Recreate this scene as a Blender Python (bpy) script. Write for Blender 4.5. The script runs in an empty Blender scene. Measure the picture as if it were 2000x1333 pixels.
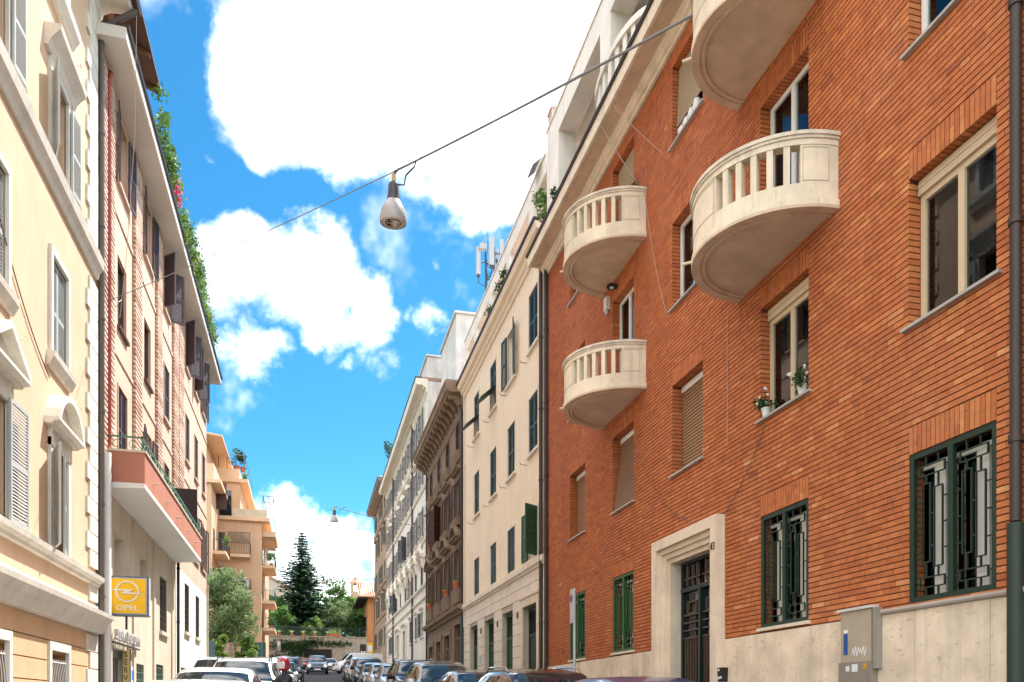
import bpy, bmesh, math, random
from mathutils import Vector, Matrix
rnd = random.Random(11)
SC = bpy.context.scene
COL = SC.collection

# ------------------------------------------------------------------ camera
F_PX, VX, VY, H = 1556.0, 603.0, 1376.0, 1.6      # focal length in photo pixels, vanishing point of the street, eye height
TAN = (1000 - VX) / F_PX
TH = math.atan(TAN); COS = math.cos(TH)
FE = F_PX / COS ** 2
cam = bpy.data.cameras.new('camera'); camo = bpy.data.objects.new('camera', cam); COL.objects.link(camo)
cam.sensor_width = 36; cam.lens = 36 * F_PX / 2000
cam.shift_y = (VY - 666.5) / 2000
cam.clip_start = .1; cam.clip_end = 3000
camo.location = (0, 0, H); camo.rotation_euler = (math.pi / 2, 0, -TH)
SC.camera = camo

# ------------------------------------------------------------------ light
SUN = Vector((1.0, .75, 2.25)).normalized()
EXPOSURE = 1.96
w = bpy.data.worlds.new('World'); SC.world = w; w.use_nodes = True
nt = w.node_tree; N = nt.nodes; K = nt.links; N.clear()
def nd(t, **kw):
    n = N.new(t)
    for k, v in kw.items(): setattr(n, k, v)
    return n
def pix_dir(x, y):
    a, b = (x - 1000) / F_PX, (VY - y) / F_PX
    v = Vector((a * COS + math.sin(TH), -a * math.sin(TH) + COS, b))
    return v.normalized(), v.length
sky = nd('ShaderNodeTexSky', sky_type='NISHITA', sun_disc=False)
sky.sun_elevation = math.asin(SUN.z); sky.sun_rotation = math.atan2(SUN.x, SUN.y)
sky.air_density = 1.0; sky.dust_density = .3; sky.ozone_density = 3.0
hs = nd('ShaderNodeHueSaturation'); hs.inputs['Saturation'].default_value = 1.3; hs.inputs['Value'].default_value = .41
K.new(sky.outputs[0], hs.inputs['Color'])
tint = nd('ShaderNodeMix', data_type='RGBA', blend_type='MULTIPLY'); tint.inputs[0].default_value = 1
tint.inputs[7].default_value = (.58, .98, .88, 1)
K.new(hs.outputs[0], tint.inputs[6])
geo = nd('ShaderNodeTexCoord')
def vmath(op, a, b=None):
    n = nd('ShaderNodeVectorMath', operation=op)
    for i, q in enumerate((a, b)):
        if q is None: continue
        if isinstance(q, (tuple, Vector)): n.inputs[i].default_value = tuple(q)
        else: K.new(q, n.inputs[i])
    return n
def smath(op, a, b=None, c=None):
    n = nd('ShaderNodeMath', operation=op)
    for i, q in enumerate((a, b, c)):
        if q is None: continue
        if isinstance(q, (int, float)): n.inputs[i].default_value = q
        else: K.new(q, n.inputs[i])
    return n.outputs[0]
def wnoise(scale, detail, rough=.6, off=(0, 0, 0)):
    a = vmath('ADD', geo.outputs['Generated'], off).outputs[0]
    n = nd('ShaderNodeTexNoise'); n.inputs['Scale'].default_value = scale
    n.inputs['Detail'].default_value = detail; n.inputs['Roughness'].default_value = rough
    K.new(a, n.inputs['Vector']); return n
n1 = wnoise(6, 2, .5); n2 = wnoise(20, 4, .62, (3, 1, 2))
d1 = vmath('SUBTRACT', n1.outputs['Color'], (.5, .5, .5)); s1 = vmath('SCALE', d1.outputs[0]); s1.inputs['Scale'].default_value = .15
d2 = vmath('SUBTRACT', n2.outputs['Color'], (.5, .5, .5)); s2 = vmath('SCALE', d2.outputs[0]); s2.inputs['Scale'].default_value = .075
dd = vmath('ADD', vmath('ADD', geo.outputs['Generated'], s1.outputs[0]).outputs[0], s2.outputs[0]).outputs[0]
BLOBS = [(540, 20, 130), (530, 110, 115), (590, 170, 110), (640, 100, 170), (740, 150, 185), (860, 140, 210), (1010, 130, 240), (1150, 40, 250),
         (980, 300, 120), (900, 355, 72), (1050, 350, 90), (700, 250, 90), (640, 245, 80), (770, 300, 50),
         (430, 450, 62), (485, 470, 85), (560, 500, 100), (640, 520, 100), (700, 570, 80), (600, 590, 72), (430, 530, 62), (500, 560, 60),
         (405, 480, 72), (455, 570, 66), (530, 600, 66), (590, 645, 62), (680, 650, 64), (735, 640, 58), (650, 655, 60), (795, 575, 32), (840, 650, 36), (800, 640, 30), (720, 700, 42),
         (440, 680, 58), (495, 705, 48), (525, 745, 22),
         (560, 985, 72), (625, 1000, 66), (540, 1060, 85), (650, 1070, 95), (705, 1090, 70), (600, 1130, 110), (500, 1100, 80),
         (850, 530, 20), (690, 737, 24), (425, 232, 16), (745, 745, 26)]
caps = []
for x, y, r in BLOBS:
    d, l = pix_dir(x, y); caps.append((d, r / F_PX / l))
fwd = Vector((math.sin(TH), math.cos(TH), .45)).normalized()
rs = random.Random(3); k = 0
while k < 26:                                   # broken cumulus out of view, added and enlarged to lift the fill light
    z = rs.uniform(.12, .97); a = rs.uniform(0, 2 * math.pi); q = math.sqrt(1 - z * z)
    d = Vector((q * math.cos(a), q * math.sin(a), z))
    if d.dot(fwd) > .66: continue
    caps.append((d, rs.uniform(.18, .36))); k += 1
m = None
for d, r in caps:
    ds = vmath('DISTANCE', dd, d)
    v = smath('MULTIPLY_ADD', ds.outputs['Value'], -1 / r, 1.0)
    v = smath('MULTIPLY', v, min(1.0, r * 12))
    m = v if m is None else smath('MAXIMUM', m, v)
mr = nd('ShaderNodeMapRange', interpolation_type='SMOOTHSTEP')
K.new(m, mr.inputs['Value']); mr.inputs['From Min'].default_value = .0; mr.inputs['From Max'].default_value = .5
wisp = wnoise(4.5, 5, .68, (5, 5, 1))
wr = nd('ShaderNodeMapRange', interpolation_type='SMOOTHSTEP'); K.new(wisp.outputs['Fac'], wr.inputs['Value'])
wr.inputs['From Min'].default_value = .56; wr.inputs['From Max'].default_value = .8; wr.inputs['To Max'].default_value = .45
fac = smath('MAXIMUM', mr.outputs[0], wr.outputs[0])
sh = wnoise(11, 4, .6, (1, 7, 3))
cr = nd('ShaderNodeMapRange'); K.new(sh.outputs['Fac'], cr.inputs['Value'])
cr.inputs['From Min'].default_value = .3; cr.inputs['From Max'].default_value = .62
cc = nd('ShaderNodeMix', data_type='RGBA'); K.new(cr.outputs[0], cc.inputs[0])
cc.inputs[6].default_value = (1.5, 1.72, 1.95, 1); cc.inputs[7].default_value = (9.2, 9.2, 9.2, 1)
mx = nd('ShaderNodeMix', data_type='RGBA'); K.new(fac, mx.inputs[0]); K.new(tint.outputs[2], mx.inputs[6]); K.new(cc.outputs[2], mx.inputs[7])
bg = nd('ShaderNodeBackground'); bg.inputs['Strength'].default_value = .15
K.new(mx.outputs[2], bg.inputs['Color'])
out = nd('ShaderNodeOutputWorld'); K.new(bg.outputs[0], out.inputs['Surface'])

sl = bpy.data.lights.new('sun', 'SUN'); sl.energy = 2.9; sl.angle = math.radians(.53); sl.color = (1, .96, .92)
so = bpy.data.objects.new('sun', sl); COL.objects.link(so)
so.rotation_euler = SUN.to_track_quat('Z', 'Y').to_euler(); so.location = (30, 30, 60)
SC.view_settings.view_transform = 'Standard'; SC.view_settings.look = 'None'
SC.view_settings.exposure = EXPOSURE; SC.view_settings.gamma = 1
SC.render.engine = 'CYCLES'; SC.cycles.max_bounces = 5; SC.cycles.diffuse_bounces = 3
SC.cycles.transparent_max_bounces = 8; SC.cycles.use_denoising = True

# ------------------------------------------------------------------ photo pixel -> place
R, L, DZ = 7.0, 5.3, .15             # facade lines right and left of the camera, height datum of the facades
def yr(x, X=R): return FE * X / (x - VX) - X * TAN
def yl(x, X=-L): return FE * X / (x - VX) - X * TAN
def at(x, y, Y):                     # point of a pixel on the cross plane at distance Y along the street
    X = (x - VX) * Y / (FE - (x - VX) * TAN)
    return Vector((X, Y, H + (VY - y) * (Y + X * TAN) * COS / F_PX))
def onx(x, y, X):                    # point of a pixel on the plane parallel to the street
    Y = FE * X / (x - VX) - X * TAN
    return Vector((X, Y, H + (VY - y) * (Y + X * TAN) * COS / F_PX))
GP = [(-60, -2.6), (0, 0), (20, 1.0), (45, 2.5), (71, 4.2), (104, 5.9), (160, 6.6), (900, 8)]
def gz(y):
    for (a, za), (b, zb) in zip(GP, GP[1:]):
        if y <= b: return za + (zb - za) * (y - a) / (b - a)
    return GP[-1][1]
def FR_R(u, v, w): return (R - w, u, v + DZ)
def FR_L(u, v, w): return (-L + w, u, v + DZ)
def ID(u, v, w): return (u, v, w)
def FRX(X, s):                       # facade parallel to the street at X, outward s
    return lambda u, v, w: (X + s * w, u, v + DZ)
def FRY(Y): return lambda u, v, w: (u, Y - w, v + DZ)

# ------------------------------------------------------------------ materials
MATS = {}
def mat(name, col, rough=.8, var=.12, scale=1.2, bump=.15, bscale=35, streak=0, spec=.3, metal=0, col2=None, island=0, coat=0, tone=None, spots=0, bloom=0):
    if name in MATS: return MATS[name]
    m = bpy.data.materials.new(name); m.use_nodes = True; MATS[name] = m
    t = m.node_tree; n = t.nodes; k = t.links; b = n['Principled BSDF']
    b.inputs['Roughness'].default_value = rough; b.inputs['Specular IOR Level'].default_value = spec; b.inputs['Metallic'].default_value = metal
    if coat: b.inputs['Coat Weight'].default_value = coat; b.inputs['Coat Roughness'].default_value = .04
    tc = n.new('ShaderNodeTexCoord')
    def noise(sc, det=4, ro=.6, mp=None):
        x = n.new('ShaderNodeTexNoise'); x.inputs['Scale'].default_value = sc; x.inputs['Detail'].default_value = det; x.inputs['Roughness'].default_value = ro
        if mp:
            q = n.new('ShaderNodeMapping'); q.inputs['Scale'].default_value = mp; k.new(tc.outputs['Object'], q.inputs[0]); k.new(q.outputs[0], x.inputs[0])
        else: k.new(tc.outputs['Object'], x.inputs[0])
        return x
    def rng(src, a, b_, lo, hi):
        x = n.new('ShaderNodeMapRange'); k.new(src, x.inputs[0])
        for i, q in zip((1, 2, 3, 4), (a, b_, lo, hi)): x.inputs[i].default_value = q
        return x.outputs[0]
    def mix(f, a, c, bt='MIX'):
        x = n.new('ShaderNodeMix'); x.data_type = 'RGBA'; x.blend_type = bt
        for i, q in zip((0, 6, 7), (f, a, c)):
            if isinstance(q, (int, float)): x.inputs[i].default_value = q
            elif isinstance(q, (tuple, list)): x.inputs[i].default_value = (*q[:3], 1)
            else: k.new(q, x.inputs[i])
        return x.outputs[2]
    c2 = col2 or tuple(min(1, c * (1 + var)) for c in col)
    c1 = col if col2 else tuple(c * (1 - var) for c in col)
    f = rng(noise(scale).outputs['Fac'], .32, .68, 0, 1)
    if island:
        g = n.new('ShaderNodeNewGeometry'); f = rng(g.outputs['Random Per Island'], 0, 1, 0, 1)
    if tone:
        g = n.new('ShaderNodeAttribute'); g.attribute_name = 'tone'
        rp = n.new('ShaderNodeValToRGB'); e = rp.color_ramp.elements
        while len(e) < len(tone): e.new(.5)
        for i, (p, c) in enumerate(tone): e[i].position = p; e[i].color = (*c, 1)
        k.new(g.outputs['Fac'], rp.inputs[0])
        ff = rng(noise(scale).outputs['Fac'], .3, .7, 1 - var, 1 + var)
        cx = n.new('ShaderNodeVectorMath'); cx.operation = 'SCALE'; k.new(rp.outputs[0], cx.inputs[0]); k.new(ff, cx.inputs['Scale'])
        c = cx.outputs[0]
    else: c = mix(f, c1, c2)
    if streak:
        s = rng(noise(1, 6, .65, (2.6, 2.6, .22)).outputs['Fac'], .5, .75, 0, streak)
        c = mix(s, c, tuple(x * .45 for x in col))
        s3 = rng(noise(1, 5, .62, (11, 11, .55)).outputs['Fac'], .56, .74, 0, streak * .75)
        c = mix(s3, c, tuple(x * .5 for x in col))
        s2 = rng(noise(.35, 5, .6).outputs['Fac'], .55, .75, 0, streak * .7)
        c = mix(s2, c, tuple(x * .6 for x in col))
    if bloom:
        c = mix(rng(noise(.55, 6, .7).outputs['Fac'], .48, .75, 0, bloom), c, (.62, .38, .28))
    if spots:
        s = rng(noise(7, 6, .7, (1, 1, 2.2)).outputs['Fac'], .6, .68, 0, spots)
        c = mix(s, c, tuple(x * .45 for x in col))
    k.new(c, b.inputs['Base Color'])
    if bump:
        bp = n.new('ShaderNodeBump'); bp.inputs['Strength'].default_value = bump; bp.inputs['Distance'].default_value = .02
        k.new(noise(bscale, 5, .65).outputs['Fac'], bp.inputs['Height']); k.new(bp.outputs[0], b.inputs['Normal'])
    return m
def flat(name, col, rough=.5, spec=.4, metal=0, coat=0): return mat(name, col, rough, .05, 3, 0, 10, 0, spec, metal, None, 0, coat)
def leafmat(name, c1, c2):
    m = mat(name, c1, .55, 0, 1, 0, 10, 0, .25, 0, c2, 1)
    n = m.node_tree.nodes; b = n['Principled BSDF']
    t = n.new('ShaderNodeBsdfTranslucent'); ms = n.new('ShaderNodeMixShader'); ms.inputs[0].default_value = .3
    k = m.node_tree.links; src = b.inputs['Base Color'].links[0].from_socket; k.new(src, t.inputs['Color'])
    k.new(b.outputs[0], ms.inputs[1]); k.new(t.outputs[0], ms.inputs[2]); k.new(ms.outputs[0], n['Material Output'].inputs[0]); return m
def glassmat(name, tintc=(.75, .8, .8), fr=1.5):
    m = bpy.data.materials.new(name); m.use_nodes = True; MATS[name] = m
    t = m.node_tree; n = t.nodes; k = t.links; n.remove(n['Principled BSDF'])
    a = n.new('ShaderNodeBsdfTransparent'); a.inputs[0].default_value = (*tintc, 1)
    g = n.new('ShaderNodeBsdfGlossy'); g.inputs['Roughness'].default_value = .02; g.inputs[0].default_value = (.95, .97, 1, 1)
    f = n.new('ShaderNodeFresnel'); f.inputs[0].default_value = fr; s = n.new('ShaderNodeMixShader')
    k.new(f.outputs[0], s.inputs[0]); k.new(a.outputs[0], s.inputs[1]); k.new(g.outputs[0], s.inputs[2]); k.new(s.outputs[0], n['Material Output'].inputs[0]); return m

# ------------------------------------------------------------------ mesh building
class MB:
    def __init__(s, fr=ID): s.v = []; s.f = []; s.fr = fr; s.t = []; s.tone = None
    def poly(s, pts):
        i = len(s.v); s.v += [s.fr(*p) for p in pts]; s.f.append(tuple(range(i, i + len(pts))))
        if s.tone is not None: s.t += [s.tone] * len(pts)
    def hexa(s, p, skip=()):         # p: 4 bottom + 4 top points
        i = len(s.v); s.v += [s.fr(*q) for q in p]
        if s.tone is not None: s.t += [s.tone] * 8
        for j, q in enumerate(((0, 3, 2, 1), (4, 5, 6, 7), (0, 1, 5, 4), (1, 2, 6, 5), (2, 3, 7, 6), (3, 0, 4, 7))):
            if j not in skip: s.f.append(tuple(i + x for x in q))
    def box(s, a0, a1, b0, b1, c0, c1, skip=()):
        s.hexa([(a0, b0, c0), (a1, b0, c0), (a1, b1, c0), (a0, b1, c0), (a0, b0, c1), (a1, b0, c1), (a1, b1, c1), (a0, b1, c1)], skip)
        return s
    def prof(s, pts, u0, u1, caps=True):   # profile of (v, w) swept along u
        n = len(pts); i = len(s.v)
        s.v += [s.fr(u0, a, b) for a, b in pts] + [s.fr(u1, a, b) for a, b in pts]
        for j in range(n): s.f.append((i + j, i + (j + 1) % n, i + n + (j + 1) % n, i + n + j))
        if caps: s.f.append(tuple(range(i, i + n))); s.f.append(tuple(range(i + 2 * n - 1, i + n - 1, -1)))
        return s
    def extr(s, pts, w0, w1):        # polygon of (u, v) extruded in w
        n = len(pts); i = len(s.v)
        s.v += [s.fr(a, b, w0) for a, b in pts] + [s.fr(a, b, w1) for a, b in pts]
        for j in range(n): s.f.append((i + j, i + (j + 1) % n, i + n + (j + 1) % n, i + n + j))
        s.f.append(tuple(range(i, i + n))); s.f.append(tuple(range(i + 2 * n - 1, i + n - 1, -1)))
        return s
    def tube(s, pts, r, n=8, cap=True):
        P = [Vector(s.fr(*p)) for p in pts]; i = len(s.v); m = len(P)
        rr = r if isinstance(r, (list, tuple)) else [r] * m
        up = None
        for j in range(m):
            d = (P[min(j + 1, m - 1)] - P[max(j - 1, 0)]).normalized()
            if up is None: up = Vector((0, 0, 1)) if abs(d.z) < .9 else Vector((1, 0, 0))
            a = d.cross(up).normalized(); b = a.cross(d).normalized(); up = b
            for q in range(n):
                t = 2 * math.pi * q / n; s.v.append(tuple(P[j] + (a * math.cos(t) + b * math.sin(t)) * rr[j]))
        for j in range(m - 1):
            for q in range(n): s.f.append((i + j * n + q, i + j * n + (q + 1) % n, i + (j + 1) * n + (q + 1) % n, i + (j + 1) * n + q))
        if cap: s.f.append(tuple(i + q for q in range(n))); s.f.append(tuple(i + (m - 1) * n + q for q in range(n - 1, -1, -1)))
        return s
    def lathe(s, pr, c, n=24, axis=None, cap=True):     # pr: (radius, height)
        i = len(s.v); c = Vector(c)
        ax = Vector(axis).normalized() if axis else Vector((0, 0, 1))
        q = Vector((0, 0, 1)).rotation_difference(ax)
        for r, h in pr:
            for j in range(n):
                t = 2 * math.pi * j / n; s.v.append(tuple(c + q @ Vector((r * math.cos(t), r * math.sin(t), h))))
        for a in range(len(pr) - 1):
            for j in range(n): s.f.append((i + a * n + j, i + a * n + (j + 1) % n, i + (a + 1) * n + (j + 1) % n, i + (a + 1) * n + j))
        if cap: s.f.append(tuple(i + j for j in range(n - 1, -1, -1))); s.f.append(tuple(i + (len(pr) - 1) * n + j for j in range(n)))
        return s
    def wall(s, u0, u1, v0, v1, holes, depth=.3, w=0):
        us = sorted({u0, u1, *[x for h in holes for x in h[:2] if u0 < x < u1]}); vs = sorted({v0, v1, *[x for h in holes for x in h[2:4] if v0 < x < v1]})
        for a, b in zip(us, us[1:]):
            run = None
            for c, d in zip(vs, vs[1:]):
                inside = any(h[0] - 1e-6 < (a + b) / 2 < h[1] and h[2] < (c + d) / 2 < h[3] for h in holes)
                if inside:
                    if run is not None: s.poly([(a, run, w), (b, run, w), (b, c, w), (a, c, w)]); run = None
                elif run is None: run = c
            if run is not None: s.poly([(a, run, w), (b, run, w), (b, vs[-1], w), (a, vs[-1], w)])
        for h in holes:
            a, b, c, d = h[:4]; e = w - (h[4] if len(h) > 4 else depth)
            for p, q in (((a, c), (a, d)), ((b, c), (b, d)), ((a, c), (b, c)), ((a, d), (b, d))):
                s.poly([(p[0], p[1], w), (q[0], q[1], w), (q[0], q[1], e), (p[0], p[1], e)])
        return s
    def build(s, name, m, parent=None, smooth=False, kind=None, angle=40):
        off = Vector((0, 0, 0))
        p = parent
        while p is not None: off += p.location; p = p.parent
        me = bpy.data.meshes.new(name)
        me.from_pydata([(x[0] - off.x, x[1] - off.y, x[2] - off.z) for x in s.v], [], s.f)
        if s.tone is not None:
            at_ = me.attributes.new('tone', 'FLOAT', 'POINT'); at_.data.foreach_set('value', s.t)
        me.materials.append(m)
        bm = bmesh.new(); bm.from_mesh(me); bmesh.ops.recalc_face_normals(bm, faces=bm.faces); bm.to_mesh(me); bm.free()
        if smooth:
            me.shade_smooth()
            try: me.set_sharp_from_angle(angle=math.radians(angle))
            except Exception: pass
        o = bpy.data.objects.new(name, me); COL.objects.link(o)
        if parent is not None: o.parent = parent
        if kind: o['kind'] = kind
        return o
def tag(o, label, cat, group=None):
    o['label'] = label; o['category'] = cat
    if group: o['group'] = group
    return o
def thing(name, label, cat, loc, group=None):
    o = bpy.data.objects.new(name, None); COL.objects.link(o); o.location = loc; o.empty_display_size = .2
    return tag(o, label, cat, group)
def clone(o, parent, dl=(0, 0, 0)):
    c = o.copy(); COL.objects.link(c); c.parent = parent; c.location = o.location + Vector(dl)
    for ch in o.children: clone(ch, c)
    return c
def top(o, label, cat, group=None):  # one-mesh thing: move the origin to its base
    v = o.data.vertices; n = len(v)
    c = Vector((sum(x.co.x for x in v) / n, sum(x.co.y for x in v) / n, min(x.co.z for x in v)))
    o.data.transform(Matrix.Translation(-c)); o.location = c
    return tag(o, label, cat, group)

# louvred shutter leaf hinged at (uh, v0, wh), opening by ang from lying along dirn in the wall plane
def leaf(mb, uh, v0, wh, wd, ht, ang, dirn, th=.045, pitch=.06, mid=True):
    rise = .15 if (v0 + ht / 2 - 1.45) / 6 > 1.0 and ang < .5 else 1.0
    ca, sa = math.cos(ang) * dirn, math.sin(ang)
    def P(a, b, c): return (uh + a * ca - c * sa * dirn, v0 + b, wh + a * sa + c * math.cos(ang))
    def bx(a0, a1, b0, b1, c0, c1): mb.hexa([P(a0, b0, c0), P(a1, b0, c0), P(a1, b1, c0), P(a0, b1, c0), P(a0, b0, c1), P(a1, b0, c1), P(a1, b1, c1), P(a0, b1, c1)])
    st = .06
    bx(0, st, 0, ht, 0, th); bx(wd - st, wd, 0, ht, 0, th)
    rails = [(0, .09), (ht - .07, ht)] + ([(ht * .46, ht * .46 + .08)] if mid else [])
    for a, b in rails: bx(st, wd - st, a, b, .002, th - .002)
    rails.sort()
    for (a, b), (c, d) in zip(rails, rails[1:]):
        n = max(2, int((c - b) / pitch)); st2 = (c - b) / n
        for i in range(n):
            y = b + st2 * (i + .15)
            mb.hexa([P(st, y, th - .004), P(wd - st, y, th - .004), P(wd - st, y + .014, th - .004), P(st, y + .014, th - .004),
                     P(st, y + st2 * rise, .004), P(wd - st, y + st2 * rise, .004), P(wd - st, y + st2 * rise + .014, .004), P(st, y + st2 * rise + .014, .004)])
# ------------------------------------------------------------------ shared materials
BR = [(0, (.27, .08, .045)), (.22, (.39, .115, .046)), (.5, (.48, .14, .048)), (.75, (.56, .19, .064)), (1, (.72, .36, .15))]
M_brick = mat('brick', (.4, .1, .03), .75, .16, 9, .35, 60, tone=BR, spec=.25, streak=.16, bloom=.13)
M_mortar = mat('mortar', (.17, .062, .028), .9, .3, 4, .3, 60)
M_trav = mat('travertine', (.8, .64, .48), .6, .16, 2.2, .35, 40, streak=.45, spots=.8)
M_door_stone = mat('travertine_frame', (.76, .62, .47), .6, .1, 2, .2, 40, streak=.3, spots=.3)
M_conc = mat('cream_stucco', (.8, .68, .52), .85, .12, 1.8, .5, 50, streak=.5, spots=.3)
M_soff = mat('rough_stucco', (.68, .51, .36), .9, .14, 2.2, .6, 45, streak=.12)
M_white = flat('white_window_paint', (.78, .76, .7), .45)
M_wood = flat('pale_wood_paint', (.62, .47, .31), .5)
M_green = flat('dark_green_paint', (.008, .03, .02), .4)
M_green2 = flat('green_paint', (.02, .085, .025), .4)
M_blind = mat('brown_roller_blind', (.3, .17, .09), .6, .08, 1, .1)
M_blind2 = mat('tan_roller_blind', (.5, .38, .24), .6, .08, 1, .1)
M_pipe = flat('dark_brown_pipe', (.045, .028, .022), .45)
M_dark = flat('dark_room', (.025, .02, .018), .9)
M_darkmetal = flat('dark_metal', (.02, .022, .022), .4)
M_glass = glassmat('window_glass')
M_curtain = mat('white_curtain', (.75, .72, .66), .9, .08, 12, .2, 15)
M_sill = mat('grey_sill_stone', (.42, .38, .34), .7, .12, 4, .15)
M_cable = flat('cable', (.12, .1, .09), .6)
M_lightcable = flat('light_cable', (.4, .33, .27), .6)
M_terra = mat('terracotta_pot', (.42, .14, .06), .8, .15, 5, .2)
M_roof = mat('roof_covering', (.3, .2, .15), .9, .2, 1.5, .3)
M_dglass = flat('dark_window_pane', (.02, .024, .028), .08, .7)

def text_mesh(s, size, mtx, m, name, parent, depth=.01, sx=1.0):
    c = bpy.data.curves.new(name, 'FONT'); c.body = s; c.size = size; c.extrude = depth; c.align_x = 'CENTER'; c.align_y = 'CENTER'
    o = bpy.data.objects.new(name, c); COL.objects.link(o)
    me = bpy.data.meshes.new_from_object(o.evaluated_get(bpy.context.evaluated_depsgraph_get()))
    COL.objects.unlink(o); bpy.data.objects.remove(o)
    off = Vector((0, 0, 0)); p = parent
    while p is not None: off += p.location; p = p.parent
    me.transform(Matrix.Translation(-off) @ mtx @ Matrix.Diagonal((sx, 1, 1, 1))); me.materials.clear(); me.materials.append(m)
    o = bpy.data.objects.new(name, me); COL.objects.link(o); o.parent = parent; return o
def axes(x, y, z, loc): 
    m = Matrix((x, y, z)).transposed().to_4x4(); m.translation = loc; return m
AX_R = ((0, -1, 0), (0, 0, 1), (-1, 0, 0)); AX_L = ((0, 1, 0), (0, 0, 1), (1, 0, 0)); AX_F = ((1, 0, 0), (0, 0, 1), (0, -1, 0))

# ------------------------------------------------------------------ ground
def strip(name, xs, y0, y1, m, dz=0, zx=None, step=4):
    mb = MB(); ys = [y0 + (y1 - y0) * i / max(1, int((y1 - y0) / step)) for i in range(max(1, int((y1 - y0) / step)) + 1)]
    ys = sorted(set(ys + [g for g, _ in GP if y0 < g < y1]))
    for a, b in zip(ys, ys[1:]):
        for p, q in zip(xs, xs[1:]):
            mb.poly([(p, a, gz(a) + dz), (q, a, gz(a) + dz), (q, b, gz(b) + dz), (p, b, gz(b) + dz)])
    o = mb.build(name, m); o['kind'] = 'structure'; return o
M_asph = mat('cobbled_asphalt', (.06, .058, .06), .85, .35, 9, .6, 25)
M_pave = mat('pavement_stone', (.2, .19, .18), .85, .2, 2, .3, 20)
M_kerb = mat('kerb_stone', (.33, .31, .29), .8, .2, 2, .2)
M_soil = mat('earth', (.12, .11, .07), .95, .3, 1, .4)
strip('ground', [-400, -60, -20, 0, 20, 60, 400], -40, 900, M_soil, -.12, step=40)
strip('road', [-2.9, 0, 2, 4.6], -30, 95, M_asph)
strip('cross_street', [-60, -20, 0, 20, 60], 92, 103.4, M_asph, .004)
for nm, x0, x1 in (('pavement_left', -5.3, -3.05), ('pavement_right', 4.75, 7.0)):
    strip(nm, [x0, x1], -20, 92, M_pave, .13)
for nm, x0, x1 in (('kerb_left', -3.05, -2.9), ('kerb_right', 4.6, 4.75)):
    mb = MB()
    y = -10
    while y < 92:
        for q in (0,):
            z0, z1 = gz(y), gz(y + 1)
            mb.hexa([(x0, y + .005, z0 - .1), (x1, y + .005, z0 - .1), (x1, y + .995, z1 - .1), (x0, y + .995, z1 - .1),
                     (x0, y + .005, z0 + .134), (x1, y + .005, z0 + .134), (x1, y + .995, z1 + .134), (x0, y + .995, z1 + .134)])
        y += 1
    o = mb.build(nm, M_kerb); o['kind'] = 'structure'

# ------------------------------------------------------------------ red brick house
RED = thing('brick_house', 'red brick apartment house with curved cream balconies beside the cream plaster house', 'building', (R, 14, 1.0))
UA, UB = 3.5, 23.2
CC = [20.33, 17.12, 13.92, 10.73, 7.48]; HWD = .63
ROWS = [(2.66, 4.44), (5.98, 7.76), (9.29, 10.98), (12.5, 14.1)]
VP, VT = 2.58, 14.42
holes = []
for i, c in enumerate(CC):
    for j, (a, b) in enumerate(ROWS):
        if i == 2 and j == 0: continue
        if j >= 2 and i in (1, 3): a = ROWS[j][0] - .95          # balcony doors
        holes.append((c - HWD, c + HWD, a, b, i, j))
DOOR = (12.95, 14.6, .3, 4.3)
DF = (12.49, 15.15, 4.75)
mb = MB(FR_R)
g = .012
mb.wall(UA, UB, -.5, VT, [(a - g, b + g, c - g, d + g, .32) for a, b, c, d, i, j in holes] + [(12.84, 14.76, .3, 4.42, .32)], .32, -.012)
D = 12
mb.poly([(UB, -.5, -.012), (UB, VT, -.012), (UB, VT, -D), (UB, -.5, -D)]); mb.poly([(UA, -.5, -.012), (UA, VT, -.012), (UA, VT, -D), (UA, -.5, -D)])
mb.poly([(UA, -.5, -D), (UB, -.5, -D), (UB, VT, -D), (UA, VT, -D)])
mb.build('wall', M_mortar, RED)
PITCH, BL = .0755, .272
bricks = []
lint = [(a, b, d, d + .33) for a, b, c, d, i, j in holes]
blocks = [(a, b, c, d, 1) for a, b, c, d, i, j in holes] + [(a, b, c, d, 0) for a, b, c, d in lint] + [(DF[0], DF[1], -1, DF[2], 0)]
nc = int((VT - VP) / PITCH)
for k_ in range(nc):
    v0 = VP + .02 + k_ * PITCH; vc = v0 + .03
    cuts = sorted((a, b, e) for a, b, c, d, e in blocks if c < vc < d)
    segs = []; u = UA; e0 = 0
    for a, b, e in cuts:
        if a > u: segs.append((u, a, e0, e))
        u = b; e0 = e
    segs.append((u, UB, e0, 0))
    for a, b, el, er in segs:
        u = a; first = True
        nxt = a + BL * rnd.uniform(.25, 1)
        while u < b - .001:
            q = min(nxt, b)
            if b - q < .06: q = b
            dp = -.30 if (first and el) or (q == b and er) else -.02
            bricks.append((u + .0025, q - .0025, v0, v0 + .0595, dp, rnd.uniform(-.0015, .002)))
            first = False; u = q; nxt = q + BL * rnd.choice((1, 1, 1, .98, .5))
for a, b, c, d in lint:
    n = 18; wd = (b - a) / n
    top_ = min(d, VT - .01)
    for i in range(n):
        s_ = c + .33 * rnd.choice((.36, .55, 1, 1, .7))
        for p, q in ((c + .004, min(s_, top_) - .002), (s_ + .002, top_)):
            if q - p > .03: bricks.append((a + i * wd + .006, a + (i + 1) * wd - .006, p, q, -.30, .003))
def bt(u, v):
    n = math.sin(u * 1.7 + v * .6) * math.sin(v * 1.1 - u * .4) * .05
    return max(0, min(1, rnd.gauss(.52 + n - .012 * (u - 12) - .008 * (v - 6), .12)))  # tone drops towards far end and top: lighting and wear put into brick colour
bricks = [(*b, bt(b[0], b[2])) for b in bricks]
vis = sorted([b for b in bricks if b[0] > 6.5], key=lambda b: b[0])[:300]
vset = set(id(b) for b in vis)
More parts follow.
